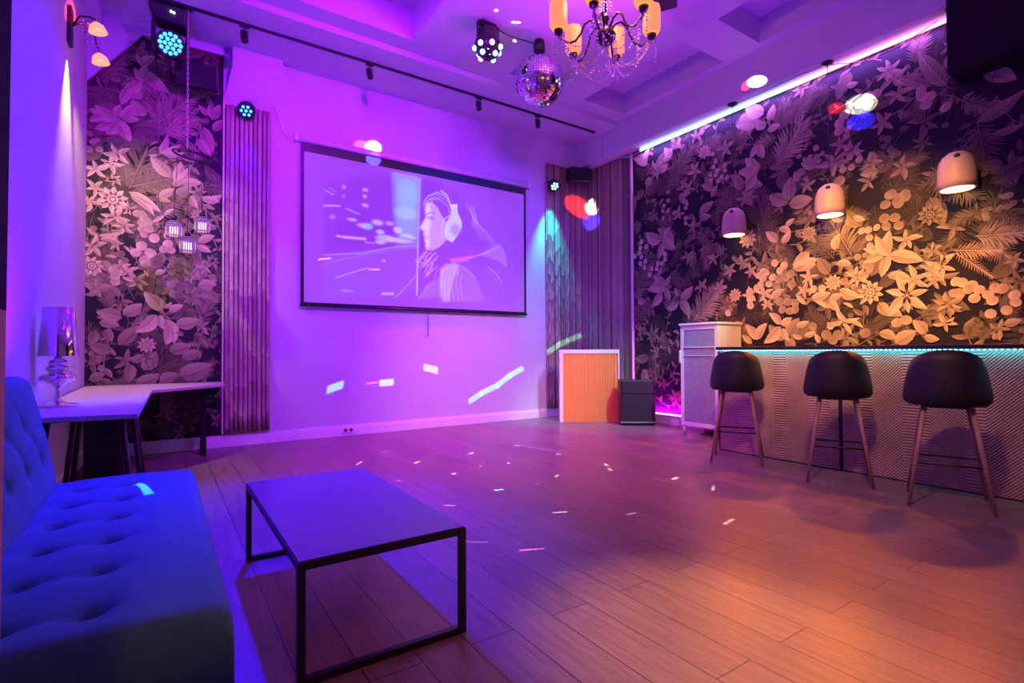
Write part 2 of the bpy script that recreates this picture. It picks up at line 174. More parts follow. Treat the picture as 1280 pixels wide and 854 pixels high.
# ---------------------------------------------------------------- building helpers
def V(*a): return Vector(a)
class MB:
    def __init__(s): s.v = []; s.f = []; s.sm = []
    def add(s, vs, fs, smooth=False):
        n = len(s.v); s.v += [tuple(x) for x in vs]; s.f += [tuple(i + n for i in f) for f in fs]; s.sm += [smooth] * len(fs); return s
    def hexa(s, p):   # 8 points: bottom 4 ccw, top 4
        return s.add(p, [(3, 2, 1, 0), (4, 5, 6, 7), (0, 1, 5, 4), (1, 2, 6, 5), (2, 3, 7, 6), (3, 0, 4, 7)])
    def box(s, x0, x1, y0, y1, z0, z1):
        return s.hexa([(x0, y0, z0), (x1, y0, z0), (x1, y1, z0), (x0, y1, z0), (x0, y0, z1), (x1, y0, z1), (x1, y1, z1), (x0, y1, z1)])
    def obox(s, c, ax, ay, az):
        c, ax, ay, az = map(Vector, (c, ax, ay, az))
        return s.hexa([c - ax - ay - az, c + ax - ay - az, c + ax + ay - az, c - ax + ay - az, c - ax - ay + az, c + ax - ay + az, c + ax + ay + az, c - ax + ay + az])
    def lathe(s, prof, c=(0, 0, 0), seg=24, axis=None, smooth=True, cap=True):
        c = Vector(c); q = Vector((0, 0, 1)).rotation_difference(Vector(axis).normalized()) if axis else None
        vs = []
        for r, z in prof:
            for k in range(seg):
                a = 2 * PI * k / seg; p = V(r * math.cos(a), r * math.sin(a), z)
                if q: p = q @ p
                vs.append(c + p)
        fs = [(i * seg + k, i * seg + (k + 1) % seg, (i + 1) * seg + (k + 1) % seg, (i + 1) * seg + k) for i in range(len(prof) - 1) for k in range(seg)]
        s.add(vs, fs, smooth)
        if cap:
            n = len(s.v) - len(vs)
            if prof[0][0] > 1e-4: s.f.append(tuple(n + k for k in reversed(range(seg)))); s.sm.append(False)
            if prof[-1][0] > 1e-4: s.f.append(tuple(n + (len(prof) - 1) * seg + k for k in range(seg))); s.sm.append(False)
        return s
    def cyl(s, a, b, r, r2=None, seg=16):
        a, b = Vector(a), Vector(b); d = (b - a)
        return s.lathe([(r, 0), (r if r2 is None else r2, d.length)], a, seg, d)
    def sphere(s, c, r, seg=16, sq=1):
        n = max(4, seg // 2); return s.lathe([(max(1e-5, r * math.sin(PI * i / n)), -r * sq * math.cos(PI * i / n)) for i in range(n + 1)], c, seg, cap=False)
    def tube(s, pts, r, seg=8, closed=False):
        P = [Vector(p) for p in pts]; n = len(P); vs = []; up = V(0, 0, 1)
        for i in range(n):
            d = (P[(i + 1) % n] - P[i - 1]) if closed else (P[min(i + 1, n - 1)] - P[max(i - 1, 0)])
            d.normalize(); a = d.cross(up if abs(d.z) < .95 else V(1, 0, 0)).normalized(); b = a.cross(d)
            for k in range(seg):
                t = 2 * PI * k / seg; vs.append(P[i] + (a * math.cos(t) + b * math.sin(t)) * r)
        m_ = n if closed else n - 1
        fs = [(i * seg + k, ((i + 1) % n) * seg + k, ((i + 1) % n) * seg + (k + 1) % seg, i * seg + (k + 1) % seg) for i in range(m_) for k in range(seg)]
        if not closed: fs += [tuple(range(seg)), tuple((n - 1) * seg + k for k in reversed(range(seg)))]
        return s.add(vs, fs, True)
    def build(s, name, material, parent=None, bevel=0, seg=2, fix=True):
        me = bpy.data.meshes.new(name); o = bpy.data.objects.new(name, me); COL.objects.link(o)
        off = Vector((0, 0, 0)); p = parent
        while p is not None: off += p.location; p = p.parent
        # each mesh keeps its own origin near its shape
        c = Vector((0, 0, 0)) if parent is None and not s.v else sum((Vector(v) for v in s.v), V(0, 0, 0)) / max(1, len(s.v))
        if name in KEEP: c = off.copy()
        me.from_pydata([tuple(Vector(v) - c) for v in s.v], [], s.f); o.location = c - off
        me.polygons.foreach_set('use_smooth', s.sm)
        if fix:
            bm = bmesh.new(); bm.from_mesh(me); bmesh.ops.recalc_face_normals(bm, faces=bm.faces); bm.to_mesh(me); bm.free()
        me.materials.append(MT[material] if isinstance(material, str) else material); me.update()
        if parent is not None: o.parent = parent
        if bevel:
            b = o.modifiers.new('bevel', 'BEVEL'); b.width = bevel; b.segments = seg; b.limit_method = 'ANGLE'; b.angle_limit = math.radians(40)
        return o
KEEP = {'floor', 'wallpaper_mural', 'front_panel'}
def thing(name, label, cat, loc=(0, 0, 0), group=None):
    o = bpy.data.objects.new(name, None); COL.objects.link(o); o.location = loc; o.empty_display_size = .1
    return tag(o, label, cat, group)
def tag(o, label, cat, group=None):
    o['label'] = label; o['category'] = cat
    if group: o['group'] = group
    return o
def struct(o): o['kind'] = 'structure'; return o
def dup(root, loc, label, rotz=None):
    def cp(o, par):
        c = o.copy(); COL.objects.link(c)
        if par: c.parent = par
        for ch in kids.get(o.name, []): cp(ch, c)
        return c
    kids = {}
    for o in list(COL.objects):
        if o.parent: kids.setdefault(o.parent.name, []).append(o)
    r = cp(root, None); r.location = loc; r['label'] = label
    if rotz is not None: r.rotation_euler = (0, 0, rotz)
    return r
MURAL_RIGHT=[["p",[0.699,3.476],[1.135,3.941],0.5,0.3],["p",[0.507,3.403],[0.885,3.665],0.5,0.22],["p",[2.357,3.712],[2.443,4.026],0.6,0.32],["p",[2.44,3.764],[2.734,3.968],0.5,0.3],["p",[2.33,3.311],[2.636,3.712],0.6,0.55],["p",[3.127,2.092],[2.912,2.52],0.55,0.5],["p",[2.101,2.251],[2.065,2.827],0.6,0.2],["p",[3.144,2.107],[3.259,2.232],0.5,0.45],["p",[1.101,1.488],[1.528,1.905],0.5,0.6],["p",[4.156,2.107],[4.498,2.082],0.55,0.75],["p",[4.0,2.002],[4.336,1.947],0.35,0.85],["p",[4.013,1.975],[4.272,1.718],0.22,0.8],["p",[-0.049,1.873],[0.253,2.354],0.6,0.3],["p",[-0.01,1.545],[0.287,1.813],0.6,0.3],["p",[2.166,2.602],[2.039,3.094],0.6,0.22],["p",[4.064,1.167],[4.168,1.31],0.6,0.4],["p",[4.165,1.164],[4.265,1.273],0.5,0.4],["l",[4.178,3.14],[4.512,3.312],0.3,0.3],["l",[4.284,2.994],[4.507,3.018],0.3,0.3],["l",[3.853,3.617],[3.575,3.843],0.3,0.3],["l",[3.974,3.565],[3.754,3.998],0.3,0.3],["p",[3.84,2.83],[4.166,2.444],0.5,0.25],["p",[4.259,2.563],[4.484,2.639],0.5,0.25],["p",[4.308,2.315],[4.475,2.141],0.5,0.25],["p",[4.201,2.34],[3.972,2.243],0.5,0.25],["l",[0.764,2.765],[0.5,2.908],0.5,0.45],["l",[0.577,2.832],[0.761,2.525],0.5,0.45],["l",[1.929,3.176],[2.098,3.414],0.5,0.45],["l",[1.872,3.138],[1.73,3.364],0.5,0.45],["l",[1.93,3.202],[2.147,3.117],0.5,0.45],["l",[1.453,3.248],[1.261,3.356],0.5,0.45],["l",[1.42,3.145],[1.517,3.287],0.5,0.45],["l",[1.222,2.965],[1.451,3.081],0.5,0.45],["l",[1.222,2.936],[1.417,2.894],0.5,0.45],["l",[0.575,2.709],[0.26,2.893],0.5,0.6],["l",[0.575,2.709],[0.816,2.546],0.5,0.6],["l",[0.575,2.678],[0.494,2.445],0.5,0.6],["l",[0.613,2.702],[0.729,2.893],0.5,0.6],["l",[0.642,2.027],[0.412,2.208],0.5,0.6],["l",[0.642,2.027],[0.719,2.17],0.5,0.6],["l",[0.642,1.997],[0.289,2.002],0.5,0.6],["l",[0.642,1.997],[0.714,1.809],0.5,0.6],["l",[0.565,1.944],[0.367,1.744],0.5,0.6],["l",[0.861,1.856],[0.79,1.982],0.5,0.6],["l",[0.897,1.823],[1.108,1.978],0.5,0.6],["l",[0.896,1.794],[1.033,1.55],0.5,0.6],["l",[0.86,1.767],[0.638,1.694],0.5,0.6],["l",[0.246,1.848],[0.079,1.83],0.5,0.6],["l",[0.491,2.198],[0.57,2.311],0.5,0.6],["l",[0.314,3.927],[0.022,4.114],0.5,0.75],["l",[0.232,3.984],[0.357,4.167],0.5,0.75],["l",[0.628,3.863],[0.781,4.028],0.5,0.75],["l",[0.703,3.81],[0.472,3.755],0.5,0.75],["l",[0.779,3.908],[0.631,4.077],0.5,0.75],["l",[2.402,1.239],[2.278,1.202],0.6,0.45],["l",[2.278,1.202],[2.197,1.389],0.6,0.45],["l",[2.422,1.239],[2.563,1.451],0.6,0.45],["l",[2.402,1.219],[2.499,1.059],0.6,0.45],["l",[2.21,3.765],[2.379,3.786],0.55,0.55],["l",[2.189,3.814],[2.06,3.967],0.55,0.55],["l",[2.081,3.895],[1.782,3.983],0.55,0.55],["l",[2.17,3.989],[1.926,4.19],0.55,0.55],["l",[2.233,3.881],[2.3,4.063],0.55,0.55],["l",[2.077,3.642],[1.985,3.501],0.55,0.55],["l",[2.099,3.635],[2.162,3.446],0.55,0.55],["l",[2.05,3.311],[1.917,3.522],0.55,0.55],["l",[2.05,3.311],[1.821,3.377],0.55,0.55],["l",[2.05,3.29],[1.911,3.092],0.55,0.55],["l",[2.027,3.275],[2.118,3.376],0.55,0.55],["l",[2.587,3.036],[2.53,3.171],0.55,0.55],["l",[2.704,3.218],[2.629,3.3],0.55,0.55],["l",[2.446,2.833],[2.22,2.971],0.6,0.5],["l",[2.466,2.849],[2.49,3.123],0.6,0.5],["l",[2.465,2.809],[2.735,2.802],0.6,0.5],["l",[2.701,3.025],[2.626,3.065],0.6,0.5],["l",[2.796,3.171],[2.609,3.247],0.6,0.5],["l",[2.665,3.132],[2.53,3.152],0.6,0.5],["l",[3.106,3.944],[3.222,3.931],0.6,0.5],["l",[3.334,3.009],[3.321,3.156],0.6,0.5],["l",[3.395,2.921],[3.222,2.935],0.6,0.5],["l",[2.992,3.187],[3.059,3.055],0.6,0.5],["l",[3.467,2.044],[3.765,1.936],0.42,0.8],["l",[3.467,2.044],[3.4,1.824],0.42,0.8],["l",[3.467,2.053],[3.486,2.295],0.42,0.8],["l",[3.451,2.055],[3.24,2.145],0.42,0.8],["l",[3.435,2.058],[3.238,1.994],0.42,0.8],["l",[3.455,1.835],[3.661,1.783],0.42,0.8],["l",[3.482,2.032],[3.358,2.256],0.42,0.8],["l",[2.699,1.656],[2.908,1.713],0.5,0.8],["l",[2.233,1.696],[2.39,1.803],0.5,0.8],["l",[3.004,1.741],[3.21,1.639],0.5,0.8],["l",[2.494,2.031],[2.78,2.107],0.5,0.8],["l",[2.61,1.996],[2.761,2.053],0.5,0.8],["l",[2.898,1.62],[3.037,1.682],0.5,0.8],["l",[2.898,1.639],[3.0,1.501],0.5,0.8],["l",[2.974,2.022],[3.126,2.001],0.5,0.8],["l",[2.689,2.199],[2.494,2.071],0.5,0.8],["l",[2.959,2.174],[3.013,2.35],0.5,0.8],["l",[3.15,2.506],[3.262,2.446],0.5,0.8],["l",[3.049,2.473],[2.914,2.633],0.5,0.8],["l",[2.421,2.544],[2.522,2.623],0.5,0.8],["l",[2.34,2.54],[2.48,2.452],0.5,0.8],["l",[2.316,2.381],[2.171,2.532],0.5,0.8],["l",[2.378,2.35],[2.481,2.492],0.5,0.8],["l",[2.343,1.383],[2.199,1.533],0.45,0.85],["l",[2.343,1.383],[2.485,1.456],0.45,0.85],["l",[2.353,1.372],[2.465,1.417],0.45,0.85],["l",[2.343,1.362],[2.129,1.164],0.45,0.85],["l",[2.363,1.341],[2.441,1.179],0.45,0.85],["l",[2.042,1.207],[1.886,1.403],0.45,0.85],["l",[2.042,1.207],[2.176,1.411],0.45,0.85],["l",[1.974,1.166],[1.838,1.276],0.45,0.85],["l",[2.598,1.215],[2.482,1.257],0.45,0.85],["l",[2.617,1.234],[2.749,1.288],0.45,0.85],["l",[2.783,1.153],[2.73,1.269],0.45,0.85],["l",[2.523,1.355],[2.677,1.406],0.45,0.85],["l",[3.033,1.388],[2.859,1.378],0.3,0.9],["l",[3.033,1.388],[3.198,1.416],0.3,0.9],["l",[3.066,1.386],[2.967,1.54],0.3,0.9],["l",[3.1,1.385],[3.229,1.307],0.3,0.9],["l",[3.032,1.37],[3.114,1.239],0.3,0.9],["l",[2.897,1.545],[2.736,1.633],0.3,0.9],["l",[2.644,1.719],[2.568,1.805],0.3,0.9],["l",[2.681,1.696],[2.738,1.787],0.3,0.9],["l",[2.642,1.602],[2.528,1.73],0.3,0.9],["l",[3.135,1.528],[3.036,1.59],0.3,0.9],["l",[3.2,1.559],[3.281,1.624],0.3,0.9],["l",[3.374,1.255],[3.523,1.178],0.6,0.7],["l",[3.514,1.142],[3.696,1.262],0.6,0.7],["l",[3.768,1.225],[3.669,1.368],0.6,0.7],["l",[3.753,1.208],[3.878,1.171],0.6,0.7],["l",[4.336,1.286],[4.452,1.327],0.6,0.7],["l",[4.263,1.162],[4.312,1.256],0.6,0.7],["l",[3.474,1.524],[3.58,1.409],0.6,0.7],["l",[3.379,1.568],[3.472,1.415],0.6,0.7],["s",[3.622,2.171],0.133,0.7,5],["s",[3.837,2.029],0.103,0.6,5],["s",[3.621,1.619],0.222,0.95,7],["s",[3.69,1.771],0.14,0.85,5],["s",[3.903,1.865],0.135,0.85,6],["s",[3.82,1.842],0.103,0.8,5],["s",[3.846,1.736],0.086,0.8,5],["s",[4.415,1.856],0.093,0.6,5],["s",[3.952,1.505],0.134,0.6,6],["s",[3.922,1.321],0.101,0.75,5],["s",[4.366,1.644],0.079,0.5,5],["s",[4.3,1.256],0.095,0.6,5],["s",[3.173,1.85],0.126,0.85,6],["s",[2.625,1.76],0.116,0.85,5],["s",[2.138,1.766],0.125,0.95,5],["s",[2.179,1.638],0.103,0.9,6],["s",[1.965,2.081],0.106,0.7,5],["s",[2.684,1.909],0.116,0.8,5],["s",[1.96,1.783],0.107,0.9,5],["s",[2.471,1.855],0.08,0.6,5],["s",[1.164,3.584],0.129,0.6,5],["s",[0.877,3.042],0.119,0.65,5],["s",[0.511,3.774],0.154,0.6,7],["s",[1.058,3.366],0.117,0.5,5],["s",[1.983,3.005],0.117,0.5,5],["s",[1.528,1.905],0.123,0.7,6],["s",[1.44,2.304],0.111,0.55,5],["s",[1.683,2.132],0.121,0.6,5],["s",[1.242,1.964],0.113,0.65,5],["s",[1.859,2.188],0.105,0.6,5],["s",[1.646,3.744],0.136,0.45,5],["s",[0.954,3.438],0.088,0.6,5],["s",[2.682,2.971],0.117,0.5,5],["s",[1.909,3.006],0.129,0.5,5],["s",[3.029,3.325],0.111,0.45,5],["s",[3.161,3.207],0.127,0.45,7],["s",[3.3,2.841],0.107,0.4,5],["s",[3.572,3.657],0.133,0.5,5],["s",[2.969,3.147],0.175,0.5,5],["s",[3.429,3.416],0.136,0.45,5],["s",[3.605,2.9],0.132,0.4,5],["s",[3.327,3.037],0.111,0.45,5],["d",[4.008,1.709],0.046,0.9],["d",[4.054,1.695],0.046,0.9],["d",[4.173,1.617],0.045,0.9],["d",[4.14,1.542],0.045,0.9],["d",[4.234,1.563],0.045,0.9],["d",[4.263,1.512],0.044,0.9],["d",[4.415,1.484],0.043,0.9],["d",[4.356,1.418],0.043,0.9],["d",[4.249,1.394],0.044,0.9],["d",[4.41,1.546],0.044,0.9],["d",[4.124,1.663],0.045,0.9],["d",[4.033,1.598],0.05,0.7],["d",[4.0,1.601],0.05,0.7],["d",[4.098,1.633],0.049,0.7],["d",[4.283,1.622],0.047,0.7],["d",[4.33,1.609],0.047,0.7],["d",[3.609,1.371],0.053,0.7],["d",[3.533,1.348],0.053,0.7],["d",[3.451,2.559],0.05,0.45],["d",[3.569,2.612],0.048,0.45],["d",[3.492,2.65],0.049,0.45],["d",[3.441,2.424],0.049,0.45],["d",[3.535,2.413],0.048,0.45],["d",[3.456,2.338],0.049,0.45],["d",[3.564,2.325],0.048,0.45],["d",[3.568,2.541],0.048,0.45],["d",[3.629,2.597],0.048,0.45],["d",[2.281,2.131],0.047,0.95],["d",[2.174,2.032],0.047,0.95],["d",[2.13,1.965],0.048,0.95],["d",[2.252,1.961],0.047,0.95],["d",[2.394,2.085],0.046,0.95],["d",[2.342,2.031],0.047,0.95],["d",[2.096,1.885],0.048,0.95],["d",[2.204,1.884],0.047,0.95],["d",[1.958,1.644],0.048,0.95],["d",[1.959,1.719],0.049,0.95],["d",[2.82,1.769],0.043,0.95],["d",[2.729,1.769],0.044,0.95],["d",[2.298,1.853],0.053,0.5],["d",[2.33,1.931],0.053,0.5],["d",[2.481,1.853],0.051,0.5],["d",[2.412,1.941],0.052,0.5],["d",[2.473,1.974],0.052,0.5],["d",[2.428,1.649],0.052,0.5],["d",[2.337,1.656],0.052,0.5],["d",[2.517,1.628],0.051,0.5],["d",[2.366,1.563],0.052,0.5],["d",[2.456,1.537],0.052,0.5],["d",[2.516,1.553],0.052,0.5],["d",[2.713,1.347],0.05,0.5],["d",[2.902,1.339],0.039,0.8],["d",[3.305,2.167],0.037,0.8],["d",[3.299,2.251],0.038,0.8],["d",[3.37,2.344],0.037,0.8],["d",[3.229,2.336],0.038,0.8],["d",[3.292,2.333],0.038,0.8],["d",[3.244,1.253],0.053,0.45],["d",[2.979,1.243],0.055,0.45],["d",[2.857,1.246],0.056,0.45],["d",[2.926,1.188],0.055,0.45],["d",[0.698,3.4],0.036,0.6],["d",[0.696,3.279],0.036,0.6],["d",[0.6,3.149],0.037,0.6],["d",[0.694,3.128],0.036,0.6],["d",[0.599,3.042],0.037,0.6],["d",[0.805,3.073],0.036,0.6],["d",[1.005,3.292],0.035,0.6],["d",[1.003,3.19],0.036,0.6],["d",[1.002,3.102],0.035,0.6],["d",[1.0,2.955],0.036,0.6],["d",[1.12,2.857],0.034,0.6],["d",[0.999,2.882],0.035,0.6],["d",[1.02,3.156],0.035,0.6],["d",[0.62,3.221],0.036,0.6],["d",[0.175,2.765],0.042,0.85],["d",[0.153,2.672],0.042,0.85],["d",[0.046,2.561],0.042,0.85],["d",[0.172,2.525],0.042,0.85],["d",[0.254,2.449],0.041,0.85],["d",[0.15,2.432],0.042,0.85],["d",[0.232,2.357],0.041,0.85],["d",[0.333,2.233],0.04,0.85],["d",[0.374,2.322],0.041,0.85],["d",[0.473,2.309],0.04,0.85],["d",[0.571,2.372],0.04,0.85],["d",[0.629,2.425],0.04,0.85],["d",[0.63,2.501],0.04,0.85],["d",[0.493,2.383],0.04,0.85],["d",[0.277,2.667],0.042,0.85],["d",[0.131,2.596],0.042,0.85],["d",[1.627,3.517],0.033,0.7],["d",[1.626,3.449],0.033,0.7],["d",[1.655,3.345],0.033,0.7],["d",[1.487,3.434],0.034,0.7],["d",[1.533,3.338],0.033,0.7],["d",[1.519,3.48],0.033,0.7],["d",[1.424,3.382],0.034,0.7],["d",[1.381,3.746],0.033,0.7],["d",[1.444,3.726],0.033,0.7],["d",[1.49,3.614],0.033,0.7],["d",[1.409,3.456],0.034,0.7],["d",[1.58,3.38],0.033,0.7],["d",[1.458,3.554],0.033,0.7],["d",[2.13,1.958],0.046,0.9],["d",[2.132,2.047],0.046,0.9],["d",[2.048,1.852],0.046,0.9],["d",[2.078,2.003],0.046,0.9],["d",[1.951,1.745],0.046,0.9],["d",[1.963,1.639],0.046,0.9],["d",[1.645,1.569],0.048,0.9],["d",[1.952,1.823],0.046,0.9],["d",[3.084,3.629],0.036,0.6],["d",[3.032,3.556],0.037,0.6],["d",[3.014,3.46],0.037,0.6],["d",[3.115,3.461],0.037,0.6],["d",[3.098,3.394],0.036,0.6],["d",[3.217,3.099],0.036,0.6],["d",[3.127,3.154],0.036,0.6],["d",[3.058,3.037],0.037,0.6],["d",[3.142,3.04],0.036,0.6],["d",[3.104,3.263],0.036,0.6],["d",[3.194,3.197],0.036,0.6],["d",[3.022,2.926],0.056,0.5],["d",[3.769,3.601],0.052,0.6],["d",[3.841,3.52],0.051,0.6],["d",[3.808,3.456],0.051,0.6],["d",[3.961,3.37],0.05,0.6],["d",[3.778,3.545],0.051,0.6],["d",[3.313,3.737],0.055,0.6],["d",[3.238,3.697],0.056,0.6],["d",[3.312,3.653],0.056,0.6],["d",[3.386,3.734],0.055,0.6],["d",[3.083,3.629],0.057,0.6],["d",[3.029,3.563],0.058,0.6],["d",[3.028,3.476],0.057,0.6],["d",[3.451,2.566],0.048,0.4],["d",[3.51,2.659],0.048,0.4],["d",[3.554,2.568],0.048,0.4],["d",[3.437,2.42],0.049,0.4],["d",[3.529,2.413],0.047,0.4],["d",[3.623,2.63],0.047,0.4],["f",[2.936,1.822],0.093,1],["f",[3.298,1.675],0.127,1],["f",[2.683,2.413],0.087,0.65],["f",[1.936,2.491],0.124,0.75],["f",[1.751,1.791],0.092,0.95],["f",[3.822,2.376],0.107,0.4],["f",[1.316,3.795],0.102,0.8],["f",[0.331,3.659],0.079,0.75],["f",[0.094,3.022],0.097,0.3]]
